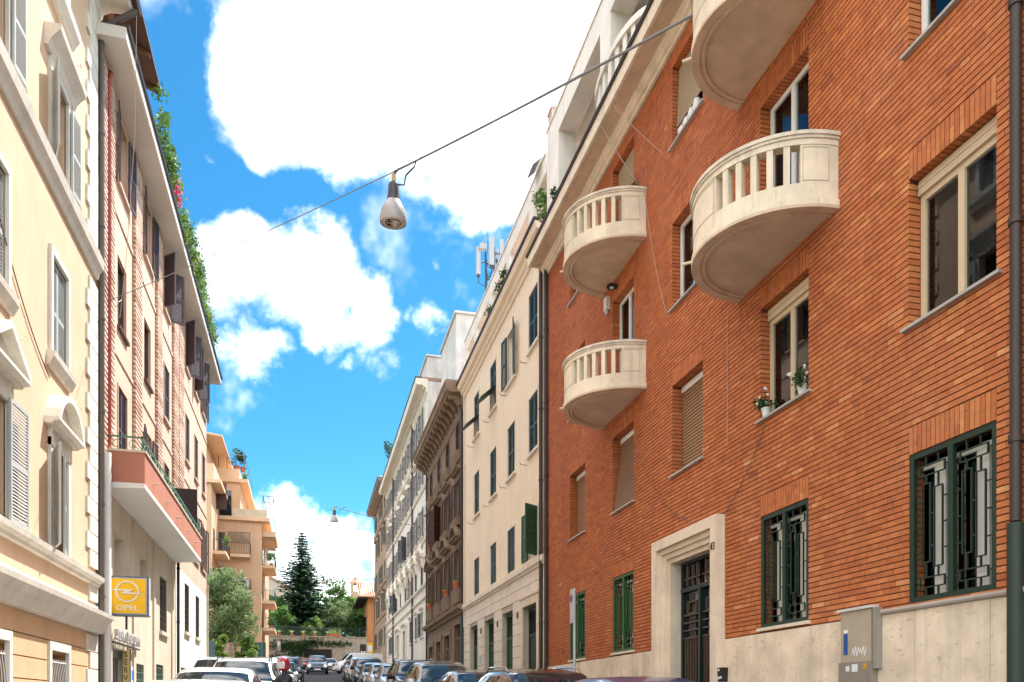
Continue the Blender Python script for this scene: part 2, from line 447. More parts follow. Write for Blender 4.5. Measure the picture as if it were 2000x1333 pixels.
mb = MB(FR_R); mb.tone = 0
for b in bricks:
    if id(b) in vset: continue
    mb.tone = b[6]; mb.box(b[0], b[1], b[2], b[3], b[4], b[5], skip=(0,))
mb.build('brickwork', M_brick, RED, kind='stuff')
cache = {}
for b in vis:
    ln = round(b[1] - b[0], 2); ht = round(b[3] - b[2], 2); dp = b[4]; tb = round(b[6] * 9) / 9
    key = (ln, ht, dp, tb)
    if key not in cache:
        q = MB(); q.tone = tb
        q.box(-.002, -dp, -ln / 2, ln / 2, 0, b[3] - b[2])
        o = q.build('brick', M_brick); cache[key] = o.data
    else:
        o = bpy.data.objects.new('brick', cache[key]); COL.objects.link(o)
    o.parent = RED; o.location = Vector(FR_R((b[0] + b[1]) / 2, b[2], 0)) - RED.location

# plinth slabs
ends = [3.6, 4.7, 5.8, 6.9, 7.98, 9.06, 10.13, 11.2, 12.49]
ends2 = [15.15, 16.2, 17.3, 18.4, 19.5, 20.6, 21.7, 22.7, 23.2]
for es in (ends, ends2):
    for a, b in zip(es, es[1:]):
        mb = MB(FR_R); mb.box(a + .003, b - .003, gz(a) - .3 - DZ, VP - .008, -.012, .03 + rnd.uniform(0, .004)); mb.build('plinth_slab', M_trav, RED)
mb = MB(FR_R); mb.tube([(3.6, VP + .02, .045), (9.2, VP + .02, .045)], .035, 8); mb.build('ledge_pipe', mat('ledge_grey', (.4, .33, .27), .7), RED)

# windows
def frame(u0, u1, v0, v1, w0, w1, fw, m, parent, name='window', mull=None, bars=(), fr=FR_R):
    mb = MB(fr)
    mb.box(u0, u0 + fw, v0, v1, w0, w1); mb.box(u1 - fw, u1, v0, v1, w0, w1)
    mb.box(u0 + fw, u1 - fw, v0, v0 + fw, w0, w1 - .002); mb.box(u0 + fw, u1 - fw, v1 - fw, v1, w0, w1 - .002)
    for q in ([mull] if mull else []): mb.box(q - fw * .6, q + fw * .6, v0 + fw, v1 - fw, w0, w1 + .004)
    for q in bars: mb.box(u0 + fw, u1 - fw, q - .02, q + .02, w0 + .004, w1 - .006)
    return mb.build(name, m, parent)
def pane(u0, u1, v0, v1, w, parent, m=None, fr=FR_R):
    mb = MB(fr); mb.box(u0, u1, v0, v1, w - .006, w); return mb.build('pane', m or M_glass, parent)
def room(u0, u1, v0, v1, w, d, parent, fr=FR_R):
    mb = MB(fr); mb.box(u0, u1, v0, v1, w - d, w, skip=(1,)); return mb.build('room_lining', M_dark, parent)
def curtain(u0, u1, v0, v1, w, parent, m=None, fr=FR_R):
    mb = MB(fr); n = max(6, int((u1 - u0) / .035)); 
    for i in range(n):
        a, b = u0 + (u1 - u0) * i / n, u0 + (u1 - u0) * (i + 1) / n
        wa, wb = w + .012 * math.sin(i * 1.9), w + .012 * math.sin((i + 1) * 1.9)
        mb.poly([(a, v0, wa), (b, v0, wb), (b, v1, wb), (a, v1, wa)])
    return mb.build('curtain', m or M_curtain, parent)
def sill(u0, u1, v, parent, m=None, w0=-.3, w1=.06, th=.035, fr=FR_R):
    mb = MB(fr); mb.box(u0, u1, v - th, v, w0, w1); return mb.build('sill', m or M_sill, parent)
def blind(u0, u1, v0, v1, w, parent, m, tilt=0, fr=FR_R, pitch=.062):
    mb = MB(fr); n = int((v1 - v0) / pitch); 
    for i in range(n):
        a = v1 - (i + 1) * (v1 - v0) / n; b = v1 - i * (v1 - v0) / n
        wa = w + tilt * (v1 - a) / (v1 - v0); wb = w + tilt * (v1 - b) / (v1 - v0)
        mb.hexa([(u0, a + .011, wa - .015), (u1, a + .011, wa - .015), (u1, a + .008, wa + .012), (u0, a + .008, wa + .012),
                 (u0, b, wb - .015), (u1, b, wb - .015), (u1, b, wb), (u0, b, wb)])
    return mb.build('roller_blind', m, parent)
def deco_grille(u0, u1, v0, v1, w, parent, m, t=.016):
    mb = MB(FR_R)
    W, Hh = u1 - u0, v1 - v0
    def hb(a, b, y): mb.box(u0 + W * a, u0 + W * b, v0 + Hh * y - t / 2, v0 + Hh * y + t / 2, w, w + t)
    def vb(x, a, b): mb.box(u0 + W * x - t / 2, u0 + W * x + t / 2, v0 + Hh * a, v0 + Hh * b, w - .002, w + t + .002)
    for x0, x1, y0, y1 in ((.14, .86, .06, .13), (.14, .86, .86, .93), (.2, .44, .2, .76), (.56, .8, .24, .8)):
        hb(x0, x1, y0); hb(x0, x1, y1); vb(x0, y0, y1); vb(x1, y0, y1)
    for y in (.1, .32, .5, .68, .9): hb(0, .2 if .2 < y < .8 else .14, y); hb(.8 if .2 < y < .8 else .86, 1, y)
    for y in (.35, .58): hb(.44, .56, y)
    for x in (.32, .68): vb(x, 0, .06); vb(x, .93, 1); vb(x, .13, .2 if x < .5 else .24); vb(x, .76 if x < .5 else .8, .86)
    return mb.build('grille', m, parent)
for a, b, c, d, i, j in holes:
    mid = (a + b) / 2
    if j == 0:
        gm = M_green2 if i < 2 else M_green
        wn = frame(a + .004, b - .004, c, d - .004, -.06, -.01, .065, gm, RED, mull=mid)
        for p, q in ((a + .07, mid - .04), (mid + .04, b - .07)):
            deco_grille(p, q, c + .065, d - .07, -.045, wn, gm)
            pane(p, q, c + .07, d - .07, -.16, wn)
        fr_ = MB(FR_R)
        for p in (a + .2, mid + .18): fr_.box(p, p + .12, c + .07, d - .14, -.155, -.11); fr_.box(p + .13, p + .18, c + .07, d - .14, -.158, -.125)
        fr_.box(a + .1, b - .1, d - .2, d - .14, -.159, -.12)
        fr_.build('inner_casement', flat('greyed_window_paint', (.56, .52, .46), .5), wn)
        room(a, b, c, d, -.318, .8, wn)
        if i != 4: sill(a - .05, b + .05, c, wn, M_door_stone, -.3, .05, .05)
    elif j == 1 and i < 3:
        wn = frame(a + .01, b - .01, c, d - .004, -.3, -.26, .05, M_wood, RED)
        blind(a + .03, b - .03, c + .02, d - .1, -.22, wn, M_blind, .2 if i == 1 else 0)
        mb = MB(FR_R); mb.box(a + .02, b - .02, d - .13, d - .02, -.25, -.19); mb.build('blind_box', M_white, wn)
        sill(a - .06, b + .06, c, wn); room(a, b, c, d, -.318, .3, wn)
    elif j == 1:
        wn = frame(a + .01, b - .01, c, d - .19, -.24, -.16, .075, M_wood, RED, mull=mid)
        mb = MB(FR_R)
        for q in range(4): mb.box(a + .01, b - .01, d - .19 + q * .045, d - .15 + q * .045, -.24, -.12 - .004 * (q % 2))
        mb.build('blind_box', M_wood, wn)
        pane(a + .08, mid - .045, c + .07, d - .26, -.19, wn); pane(mid + .045, b - .08, c + .07, d - .26, -.19, wn)
        curtain(a + .12, a + .3, c + .05, d - .2, -.27, wn, mat('grey_curtain', (.3, .27, .25), .9)); curtain(b - .2, b - .06, c + .05, d - .2, -.28, wn, mat('grey_curtain', (.3, .27, .25), .9))
        room(a, b, c, d, -.318, 1.2, wn); sill(a - .08, b + .08, c, wn)
    elif i in (1, 3):
        wn = frame(a + .01, b - .01, c, d - .01, -.24, -.17, .07, M_white, RED, 'balcony_door', mull=mid)
        pane(a + .08, mid - .04, c + .07, d - .08, -.2, wn); pane(mid + .04, b - .08, c + .07, d - .08, -.2, wn)
        mb = MB(FR_R)
        an = math.radians(25)
        for dv in (c + .1, d - .2): mb.box(mid + .1, b - .1, dv, dv + .06, -.34, -.28)
        mb.box(mid + .1, mid + .16, c + .16, d - .2, -.34, -.28); mb.box(b - .16, b - .1, c + .16, d - .2, -.34, -.28); mb.build('inner_casement', M_white, wn)
        curtain(a + .1, a + .45, c + .05, d - .1, -.3, wn)
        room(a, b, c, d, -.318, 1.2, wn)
        if i == 1 and j == 3: blind(a + .03, b - .03, d - 1.25, d - .02, -.14, wn, M_blind2, .0)
    else:
        wn = frame(a + .01, b - .01, c, d - .01, -.24, -.17, .075, M_white, RED, mull=mid)
        pane(a + .08, mid - .045, c + .07, d - .08, -.2, wn); pane(mid + .045, b - .08, c + .07, d - .08, -.2, wn)
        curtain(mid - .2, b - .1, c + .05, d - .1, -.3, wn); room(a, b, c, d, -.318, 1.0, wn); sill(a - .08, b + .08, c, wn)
        if j == 3: blind(a + .03, b - .03, d - 1.2, d - .02, -.14, wn, M_blind2, .05)

# balconies
def balcony(uc, v0, v1, a=1.3, p=1.35, parent=RED, slots=True):
    n = 72
    def arc(t, off, v): return (uc + (a + off) * math.cos(t), v, max(-.02, (p + off) * math.sin(t)))
    def band(mb, t0, t1, va, vb, oi, oo):
        k = max(1, int((t1 - t0) / math.pi * n + .5)); i0 = len(mb.v)
        for q in range(k + 1):
            t = t0 + (t1 - t0) * q / k
            mb.v += [mb.fr(*arc(t, oi, va)), mb.fr(*arc(t, oo, va)), mb.fr(*arc(t, oo, vb)), mb.fr(*arc(t, oi, vb))]
        for q in range(k):
            b = i0 + q * 4
            for s_ in range(4): mb.f.append((b + s_, b + (s_ + 1) % 4, b + 4 + (s_ + 1) % 4, b + 4 + s_))
        mb.f.append((i0, i0 + 1, i0 + 2, i0 + 3)); e = i0 + k * 4; mb.f.append((e, e + 3, e + 2, e + 1))
    bal = MB(FR_R)
    PI = math.pi
    band(bal, 0, PI, v0 + .04, v0 + .12, -.14, .03); band(bal, 0, PI, v0 + .12, v0 + .34, -.14, 0)
    ps = sorted([math.radians(x) for x in (25, 35, 44, 53, 62, 107, 116.5, 126, 135.5, 145, 154.5)])
    hwd = math.radians(2.9); t = 0
    for q in ps: band(bal, t, q - hwd, v0 + .34, v1 - .17, -.13, 0); t = q + hwd
    band(bal, t, PI, v0 + .34, v1 - .17, -.13, 0)
    band(bal, 0, PI, v1 - .17, v1 - .09, -.14, .01)
    B = bal.build('balcony', M_conc, parent, smooth=True, angle=30)
    cp = MB(FR_R); band(cp, 0, PI, v1 - .09, v1 - .05, -.15, .03); band(cp, 0, PI, v1 - .05, v1, -.16, .05); cp.build('coping', mat('coping_stone', (.66, .57, .46), .8, .2, 5, .3, streak=.4), B, smooth=True, angle=30)
    sf = MB(FR_R)
    rings = [(0.03, v0 + .04), (.025, v0), (-.10, v0), (-.11, v0 + .02), (-.14, v0 + .02), (-.15, v0), (-.18, v0), (-.19, v0 + .03)]
    for (o1, z1), (o2, z2) in zip(rings, rings[1:]):
        for q in range(n):
            t0, t1 = PI * q / n, PI * (q + 1) / n
            sf.poly([arc(t0, o1, z1), arc(t1, o1, z1), arc(t1, o2, z2), arc(t0, o2, z2)])
    sf.poly([arc(PI * q / n, -.19, v0 + .03) for q in range(n + 1)]); sf.poly([arc(PI * q / n, -.13, v0 + .16) for q in range(n + 1)])
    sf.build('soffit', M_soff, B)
    dr = MB(FR_R); t = math.radians(52); x = arc(t, 0, v0 + .28); y = arc(t, .2, v0 + .27); dr.tube([x, y], .022, 8); dr.build('drain_spout', M_conc, B)
    for ta, tb in ((158.5, 174), (66, 103)):
        pn = MB(FR_R); ta, tb = math.radians(ta), math.radians(tb)
        band(pn, ta, tb, v0 + .37, v0 + .378, -.01, .006); band(pn, ta, tb, v1 - .208, v1 - .2, -.01, .006)
        band(pn, ta, ta + .006, v0 + .378, v1 - .208, -.01, .006); band(pn, tb - .006, tb, v0 + .378, v1 - .208, -.01, .006)
        pn.build('panel_moulding', mat('stucco_line', (.5, .41, .3), .9), B)
    return B
for c in (CC[1], CC[3]):
    balcony(c, 8.2, 9.23); balcony(c, 11.44, 12.5)

# cornice, gutter, attic
mb = MB(FR_R); mb.prof([(VT, -.012), (VT, .05), (VT + .07, .06), (VT + .09, .12), (VT + .14, .13), (VT + .2, .2), (VT + .23, .2), (VT + .23, .52), (VT + .2, .54), (VT + .2, .6), (VT + .5, .6), (VT + .5, -.012)], UA, UB)
mb.build('cornice', M_conc, RED)
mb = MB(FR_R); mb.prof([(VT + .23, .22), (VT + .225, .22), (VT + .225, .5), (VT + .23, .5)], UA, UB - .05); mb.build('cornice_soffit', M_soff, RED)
mb = MB(FR_R); mb.prof([(VT + .5, .45), (VT + .5, .64), (VT + .56, .66), (VT + .6, .62), (VT + .6, .45)], UA, UB + .02); mb.build('gutter', M_pipe, RED)
mb = MB(FR_R); mb.box(UA, UB, VT + .5, VT + .62, -D, .44); mb.build('roof', M_roof, RED)
M_att = mat('white_plaster', (.78, .73, .65), .9, .08, 1, .25, 40, streak=.35)
zb = VT + .62
for a, b in ((22.0, 23.15), (17.9, 18.6), (14.0, 14.7), (10.0, 10.7), (6, 6.7)):
    mb = MB(FR_R); mb.box(a, b, zb, 18.06, -.55, 0); mb.build('attic_pillar', M_att, RED)
mb = MB(FR_R); mb.box(UA, 23.15, 18.06, 18.75, -.55, .002); mb.box(UA, 23.2, 18.75, 18.8, -.58, .04); mb.build('attic_beam', M_att, RED)
mb = MB(FR_R); mb.box(UA, 22.95, zb, 18.3, -1.9, -1.5); mb.build('attic_wall', mat('attic_wall_shade', (.32, .29, .25), .9), RED)  # dark grey colour puts the shade of the attic recess into the wall
mb = MB(FR_R); mb.box(UA, 23.1, 18.3, 18.5, -6, -.56); mb.build('attic_roof', M_att, RED)
def curved_parapet(uc):
    B = MB(FR_R); n = 24; a, p = 1.5, .42
    for q in range(n):
        t0, t1 = math.pi * q / n, math.pi * (q + 1) / n
        def P(t, o, v): return (uc + (a + o) * math.cos(t), v, -.05 + (p + o) * math.sin(t))
        for va, vb, oi, oo in ((zb, zb + .2, -.12, .02), (zb + 1.05, zb + 1.2, -.14, .05)):
            B.hexa([P(t0, oi, va), P(t1, oi, va), P(t1, oo, va), P(t0, oo, va), P(t0, oi, vb), P(t1, oi, vb), P(t1, oo, vb), P(t0, oo, vb)])
        if q % 2 == 0 or q < 3 or q > 20: B.hexa([P(t0, -.1, zb + .2), P(t1, -.1, zb + .2), P(t1, 0, zb + .2), P(t0, 0, zb + .2), P(t0, -.1, zb + 1.05), P(t1, -.1, zb + 1.05), P(t1, 0, zb + 1.05), P(t0, 0, zb + 1.05)])
    B.build('terrace_balustrade', M_att, RED)
curved_parapet(CC[1]); curved_parapet(CC[3])
mb = MB(); mb.box(7.05, 7.42, 22.8, 23.2, 18.9, 19.45); mb.box(7.02, 7.45, 22.77, 23.23, 19.45, 19.5)
ch = mb.build('chimney', mat('old_chimney_plaster', (.5, .36, .3), .9, .3, 3, .4, streak=.6), RED)

# portal
PT = MB(FR_R)
a, b, tp = DF; z0 = .2
def portal_ring(mb, u0, u1, vt, th, w0, w1):
    mb.box(u0, u0 + th, z0, vt, w0, w1); mb.box(u1 - th, u1, z0, vt, w0, w1); mb.box(u0 + th, u1 - th, vt - th, vt, w0, w1 - .001)
portal_ring(PT, a, b, tp, .2, -.012, .18); portal_ring(PT, a + .2, b - .2, tp - .2, .1, -.2, .1); portal_ring(PT, a + .3, b - .3, tp - .3, .1, -.3, .05)
portal_ring(PT, a + .4, b - .4, tp - .4, .09, -.34, -.01)
P0 = PT.build('door_surround', M_door_stone, RED)
text_mesh('43', .19, axes(*AX_R, Vector(FR_R(a + .1, 4.2, .186))), M_darkmetal, 'house_number', P0, .006, .9)
u0, u1, vt = DOOR[0] + .03, DOOR[1] - .03, 4.26
dm = (u0 + u1) / 2
mb = MB(FR_R)
mb.box(u0, u0 + .06, .35, vt, -.28, -.2); mb.box(u1 - .06, u1, .35, vt, -.28, -.2); mb.box(u0, u1, vt - .06, vt, -.281, -.201); mb.box(u0, u1, 3.66, 3.74, -.282, -.19); mb.box(dm - .04, dm + .04, .35, 3.66, -.28, -.18)
DR = mb.build('door', flat('door_green_black', (.008, .02, .016), .4), RED)
for p, q in ((u0 + .08, dm - .06), (dm + .06, u1 - .08)):
    mb = MB(FR_R); W = q - p
    for i in range(6): mb.box(p + W * (i + .5) / 6 - .012, p + W * (i + .5) / 6 + .012, .7, 2.75, -.25, -.22)
    for v in (.7, 2.75, 2.9, 3.05, 3.2): mb.box(p, q, v - .014, v + .014, -.252, -.218)
    mb.box(p + W * .2, p + W * .8, 3.2, 3.24, -.25, -.22); mb.box(p + W * .2, p + W * .23, 3.2, 3.45, -.25, -.22); mb.box(p + W * .77, p + W * .8, 3.2, 3.45, -.25, -.22); mb.box(p + W * .2, p + W * .8, 3.43, 3.46, -.25, -.22)
    mb.build('bars', flat('bronze_bars', (.09, .055, .04), .45), DR); mb = MB(FR_R)
    mb.box(p + W * .15, p + W * .2, 3.78, 4.18, -.25, -.22); mb.box(p + W * .45, p + W * .5, 3.78, 4.18, -.25, -.22); mb.box(p + W * .78, p + W * .83, 3.78, 4.18, -.25, -.22); mb.box(p, q, 3.9, 3.93, -.25, -.22)
    mb.build('transom_bars', flat('bronze_bars', (.09, .055, .04), .45), DR)
    pane(p, q, .45, vt - .08, -.27, DR)
mb = MB(FR_R); mb.box(dm + .1, dm + .13, 1.35, 1.75, -.19, -.13); mb.build('handle', flat('brass', (.4, .27, .08), .3, metal=1), DR)
mb = MB(FR_R); mb.box(u0, u1, .3, vt, -.9, -.34, skip=(1,)); mb.build('hallway_lining', flat('hall_wall', (.2, .12, .08), .9), DR)

# downpipes on the brick house
def downpipe(parent, fr, u, v0, v1, w=.08, r=.055, m=None, cl=2.2):
    mb = MB(fr); mb.tube([(u, v0, w), (u, v1, w)], r, 10)
    v = v0 + .8
    while v < v1: mb.tube([(u, v, w), (u, v + .07, w)], r + .014, 10); v += cl
    return mb.build('downpipe', m or M_pipe, parent, smooth=True)
downpipe(RED, FR_R, 6.54, 3.3, VT + .3); downpipe(RED, FR_R, 6.54, .5, 3.28, .08, .08, flat('pipe_dark_green', (.02, .035, .025), .5)); downpipe(RED, FR_R, 23.0, .9, VT + .2)
# ------------------------------------------------------------------ generic plaster-house helpers
WC = {}
def mkwin(parent, fr, uc, v0, v1, wd, sm, state='closed', sur=None, surw=.1, dep=.16, pitch=.07, sillm=None, pm=None, alongx=False, surp=.03):
    key = (parent.name, round(v1 - v0, 2), wd, state, sm.name)
    if key in WC:
        o, pu, pv = WC[key]; d = (uc - pu, 0, v0 - pv) if alongx else (0, uc - pu, v0 - pv)
        return clone(o, parent, d)
    u0, u1 = uc - wd / 2, uc + wd / 2
    mb = MB(fr); m = sur or M_white
    if surw:
        mb.box(u0 - surw, u0, v0, v1, -.02, surp); mb.box(u1, u1 + surw, v0, v1, -.02, surp); mb.box(u0 - surw, u1 + surw, v1, v1 + surw, -.02, surp + .002)
    else: mb.box(u0, u1, v1 - .05, v1, -dep, -dep + .06); mb.box(u0, u0 + .05, v0, v1 - .05, -dep, -dep + .06); mb.box(u1 - .05, u1, v0, v1 - .05, -dep, -dep + .06)
    W_ = mb.build('window', m, parent)
    pn = MB(fr); pn.box(u0, u1, v0, v1, -dep - .02, -dep); pn.build('pane', pm or M_dglass, W_)
    if state in ('open', 'ajar', 'half', 'openin', 'side', 'side60'):
        cf = MB(fr); cf.box(u0 + .01, u0 + .06, v0 + .02, v1 - .02, -dep + .002, -dep + .04); cf.box(u1 - .06, u1 - .01, v0 + .02, v1 - .02, -dep + .002, -dep + .04); cf.box(uc - .03, uc + .03, v0 + .02, v1 - .02, -dep + .002, -dep + .045)
        cf.build('casement', M_white, W_)
    sl_ = MB(fr); sl_.box(u0 - surw - .06, u1 + surw + .06, v0 - .09, v0, -dep, .09); sl_.build('sill', sillm or m, W_)
    ht = v1 - v0 - .02; hw = wd / 2 - .005
    def lf(uh, w, a, d, lo=0, hi=None):
        q = MB(fr); leaf(q, uh, v0 + .01 + lo, w, hw, (hi or ht) - lo, a, d, pitch=pitch); q.build('shutter', sm, W_)
    R90 = math.radians(90)
    if state == 'closed': lf(u0 + .003, -.06, 0, 1); lf(u1 - .003, -.06, 0, -1)
    elif state == 'open': lf(u0 - .01, .045, math.radians(6), -1); lf(u1 + .01, .045, math.radians(6), 1)
    elif state == 'ajar': lf(u0 - .005, .03, math.radians(48), -1); lf(u1 + .005, .03, math.radians(60), 1)
    elif state == 'side60': lf(u0 - .005, .04, math.radians(58), -1); lf(u1 + .01, .045, math.radians(5), 1)
    elif state == 'side': lf(u0 - .005, .04, math.radians(17), -1); lf(u1 + .01, .045, math.radians(5), 1)
    elif state == 'half': lf(u0 + .003, -.06, 0, 1); lf(u1 + .01, .045, math.radians(8), 1)
    elif state == 'openin': lf(u0 + .02, .02, math.radians(70), 1); lf(u1 - .003, -.06, math.radians(20), -1)
    elif state == 'awning':
        lf(u0 + .003, -.06, 0, 1, ht * .48); lf(u1 - .003, -.06, 0, -1, ht * .48)
        q = MB(fr); hh = ht * .46; an = math.radians(48)
        for i in range(11):
            a = hh * i / 10
            q.hexa([(u0 + .01, v0 + ht * .48 - a * math.cos(an), -.05 + a * math.sin(an)), (u1 - .01, v0 + ht * .48 - a * math.cos(an), -.05 + a * math.sin(an)), (u1 - .01, v0 + ht * .48 - (a + .05) * math.cos(an), -.05 + (a + .05) * math.sin(an)), (u0 + .01, v0 + ht * .48 - (a + .05) * math.cos(an), -.05 + (a + .05) * math.sin(an)),
                    (u0 + .01, v0 + ht * .49 - a * math.cos(an), -.03 + a * math.sin(an)), (u1 - .01, v0 + ht * .49 - a * math.cos(an), -.03 + a * math.sin(an)), (u1 - .01, v0 + ht * .49 - (a + .05) * math.cos(an), -.03 + (a + .05) * math.sin(an)), (u0 + .01, v0 + ht * .49 - (a + .05) * math.cos(an), -.03 + (a + .05) * math.sin(an))])
        q.build('shutter', sm, W_)
    WC[key] = (W_, uc, v0)
    return W_
def hole(uc, v0, v1, wd, d=.18): return (uc - wd / 2, uc + wd / 2, v0, v1, d)
def body(parent, fr, u0, u1, v0, v1, holes, m, depth=11, dep=.18):
    mb = MB(fr); mb.wall(u0, u1, v0, v1, holes, dep)
    for u in (u0, u1): mb.poly([(u, v0, 0), (u, v1, 0), (u, v1, -depth), (u, v0, -depth)])
    mb.poly([(u0, v0, -depth), (u1, v0, -depth), (u1, v1, -depth), (u0, v1, -depth)])
    return mb.build('wall', m, parent)
def pediment(fr, uc, v, wd, kind, m, parent, pr=.28, ht=.6):
    mb = MB(fr); a, b = uc - wd / 2, uc + wd / 2
    mb.prof([(v, 0), (v, pr * .5), (v + .05, pr * .6), (v + .08, pr), (v + .14, pr), (v + .14, 0)], a, b)
    v += .14
    if kind == 'flat': return mb.build('window_hood', m, parent)
    if kind == 'tri':
        for s in (1, -1):
            e = uc - s * wd / 2
            mb.hexa([(e, v, 0), (uc, v + ht - .13, 0), (uc, v + ht, 0), (e, v + .13, 0), (e, v, pr), (uc, v + ht - .13, pr), (uc, v + ht, pr), (e, v + .13, pr)])
        mb.extr([(a + .05, v), (b - .05, v), (uc, v + ht - .1)], 0, pr * .3)
    else:
        n = 12; rr = (wd * wd / 4 + ht * ht) / (2 * ht); cz = v + ht - rr; t0 = math.asin(wd / 2 / rr)
        pts = []
        for i in range(n):
            p, q = -t0 + 2 * t0 * i / n, -t0 + 2 * t0 * (i + 1) / n
            A = lambda t, r: (uc + r * math.sin(t), max(v, cz + r * math.cos(t)))
            (x0, y0), (x1, y1), (x2, y2), (x3, y3) = A(p, rr - .13), A(q, rr - .13), A(q, rr), A(p, rr)
            mb.hexa([(x0, y0, 0), (x1, y1, 0), (x2, y2, 0), (x3, y3, 0), (x0, y0, pr), (x1, y1, pr), (x2, y2, pr), (x3, y3, pr)])
            pts.append(A(p, rr - .1))
        mb.extr([(a + .05, v)] + [q for q in pts if q[1] > v + .01] + [(b - .05, v)], 0, pr * .3)
    return mb.build('pediment', m, parent)

# ------------------------------------------------------------------ cream plaster house
M_cream = mat('cream_plaster', (.83, .69, .52), .9, .05, .7, .2, 50, streak=.16)
M_creamst = mat('cream_stone', (.76, .66, .54), .85, .07, 1.2, .25, 45, streak=.3)
M_shut = flat('grey_green_shutter', (.045, .075, .07), .5)
M_shutg = flat('bottle_green_shutter', (.018, .075, .035), .5)
CRM = thing('plaster_house', 'cream plaster house with grey green shutters between brick and brown stone houses', 'building', (R, 30, 1.4))
u0, u1 = 23.25, 36.3
cw = [24.6, 27.48, 30.33, 33.5]; wd = 1.06
rows = [(6.12, 7.7), (9.57, 11.38), (12.95, 14.75)]
hs_ = [hole(c, a, b, wd) for c in cw for a, b in rows]
shops = [(24.14, 25.84, .9, 4.68, .25), (27.22, 28.9, 1.0, 4.8, .25), (30.17, 31.94, 1.2, 4.85, .25), (33.26, 34.98, 1.3, 4.88, .25)]
body(CRM, FR_R, u0, u1, 5.75, 15.7, hs_, M_cream)
mb = MB(FR_R); mb.wall(u0, u1, -.2, 5.75, shops, .5); mb.build('ground_floor_wall', mat('cream_joint', (.5, .42, .34), .9, .1), CRM)
for c, s in zip(cw, ('closed', 'openopen', 'awning', 'awning')): mkwin(CRM, FR_R, c, *rows[2], wd, M_shut, 'side' if s == 'openopen' else s, M_creamst, .09)
for c in cw: mkwin(CRM, FR_R, c, *rows[1], wd, M_shut, 'closed', M_creamst, .09)
for c, s in zip(cw, ('open90', 'closed', 'closed', 'closed')): mkwin(CRM, FR_R, c, *rows[0], wd, M_shutg if s == 'open90' else M_shut, 'side60' if s == 'open90' else s, M_creamst, .07)
mb = MB(FR_R); mb.prof([(5.75, 0), (5.75, .06), (5.82, .08), (5.86, .14), (6.02, .14), (6.05, .06), (6.08, 0)], u0, u1); mb.build('string_course', M_creamst, CRM)
# ashlar blocks of the ground floor
xs = [u0] + [e for s in sorted(shops) for e in s[:2]] + [u1]
for a, b in zip(xs[::2], xs[1::2]):
    v = 5.0; n = 0
    while v > gz(a) - .4:
        lo = v - .39
        mb = MB(FR_R); mb.box(a + .012, b - .012, lo + .02, v, -.02, .035); mb.build('ashlar_block', M_creamst, CRM); v = lo; n += 1
for a, b in ((u0 + .01, 27.5), (27.52, 31), (31.02, 34), (34.02, u1 - .01)):
    mb = MB(FR_R); mb.box(a, b, 5.38, 5.74, -.02, .03); mb.build('frieze_slab', M_creamst, CRM)
    mb = MB(FR_R); mb.box(a, b, 5.02, 5.36, -.02, .034); mb.build('frieze_slab', M_creamst, CRM)
FR_D = lambda u, v, w: FR_R(u, v, w + .25)
for i, (a, b, c, d, e) in enumerate(shops):
    g0 = gz((a + b) / 2) - DZ + .1
    mb = MB(FR_D); t = .12
    mb.box(a, a + t, g0, d, -.5, -.42); mb.box(b - t, b, g0, d, -.5, -.42); mb.box(a + t, b - t, d - .14, d, -.5, -.424)
    mb.box(a + t, b - t, d - 1.0, d - .88, -.5, -.42)
    dw = mb.build('shop_door', M_shutg if i else M_green, CRM)
    mb = MB(FR_D); mb.box(a + t, b - t, g0, d - .14, -.52, -.49); mb.build('door_backing', M_dark, dw)
    mb = MB(FR_D)
    if i == 0:
        for p, q in ((a + t, (a + b) / 2 - .01), ((a + b) / 2 + .01, b - t)): mb.box(p, q, g0, d - 1.0, -.49, -.45); mb.box(p + .1, q - .1, g0 + .2, g0 + 1.0, -.45, -.43); mb.box(p + .1, q - .1, g0 + 1.15, d - 1.15, -.45, -.43)
        mb.build('door_leaf', M_green, dw)
        mb = MB(FR_D)
        for k_ in range(7): x = a + t + (b - a - 2 * t) * (k_ + .5) / 7; mb.box(x - .012, x + .012, d - .88, d - .14, -.47, -.44)
        mb.build('transom_bars', M_darkmetal, dw)
    else:
        v = g0
        while v < d - 1.02: mb.box(a + t, b - t, v, v + .105, -.49, -.455); v += .12
        mb.build('roller_shutter', M_shutg, dw)
mb = MB(FR_R)
a, b, c, d, e = shops[0]; mb.box(a - .2, a, 1.0, d, -.02, .06); mb.box(b, b + .2, 1.0, d, -.02, .06); mb.box(a - .2, b + .2, d, d + .28, -.02, .062); mb.box(a - .28, b + .28, d + .28, d + .38, -.02, .1)
mb.build('portal_surround', M_door_stone, CRM)
mb = MB(FR_R); mb.prof([(15.7, 0), (15.62, 0), (15.62, .06), (15.72, .08), (15.78, .16), (15.9, .18), (15.95, .3), (16.1, .36), (16.14, .36), (16.14, 0)], u0, u1 + .1); mb.build('cornice', M_cream, CRM)
mb = MB(FR_R); mb.prof([(16.14, .22), (16.14, .4), (16.22, .42), (16.26, .38), (16.26, .22)], u0, u1 + .12); mb.build('gutter', M_pipe, CRM)
mb = MB(FR_R); mb.box(u0, u1, 16.1, 16.2, -11, .2); mb.build('roof', M_roof, CRM)
for p in (24.9, 28.0, 30.9, 33.8, 36.0):
    mb = MB(FR_R); mb.box(p - .25, p + .3, 16.2, 17.64, -.4, 0); mb.build('terrace_pillar', M_att, CRM)
mb = MB(FR_R); mb.box(u0, 36.3, 17.64, 18.2, -.4, .002); mb.box(u0, 36.3, 18.2, 18.26, -.44, .04); mb.build('terrace_beam', M_att, CRM)
downpipe(CRM, FR_R, 23.5, .9, 15.9, .09, .06); downpipe(CRM, FR_R, 36.15, 5, 15.7, .06, .03, M_creamst)
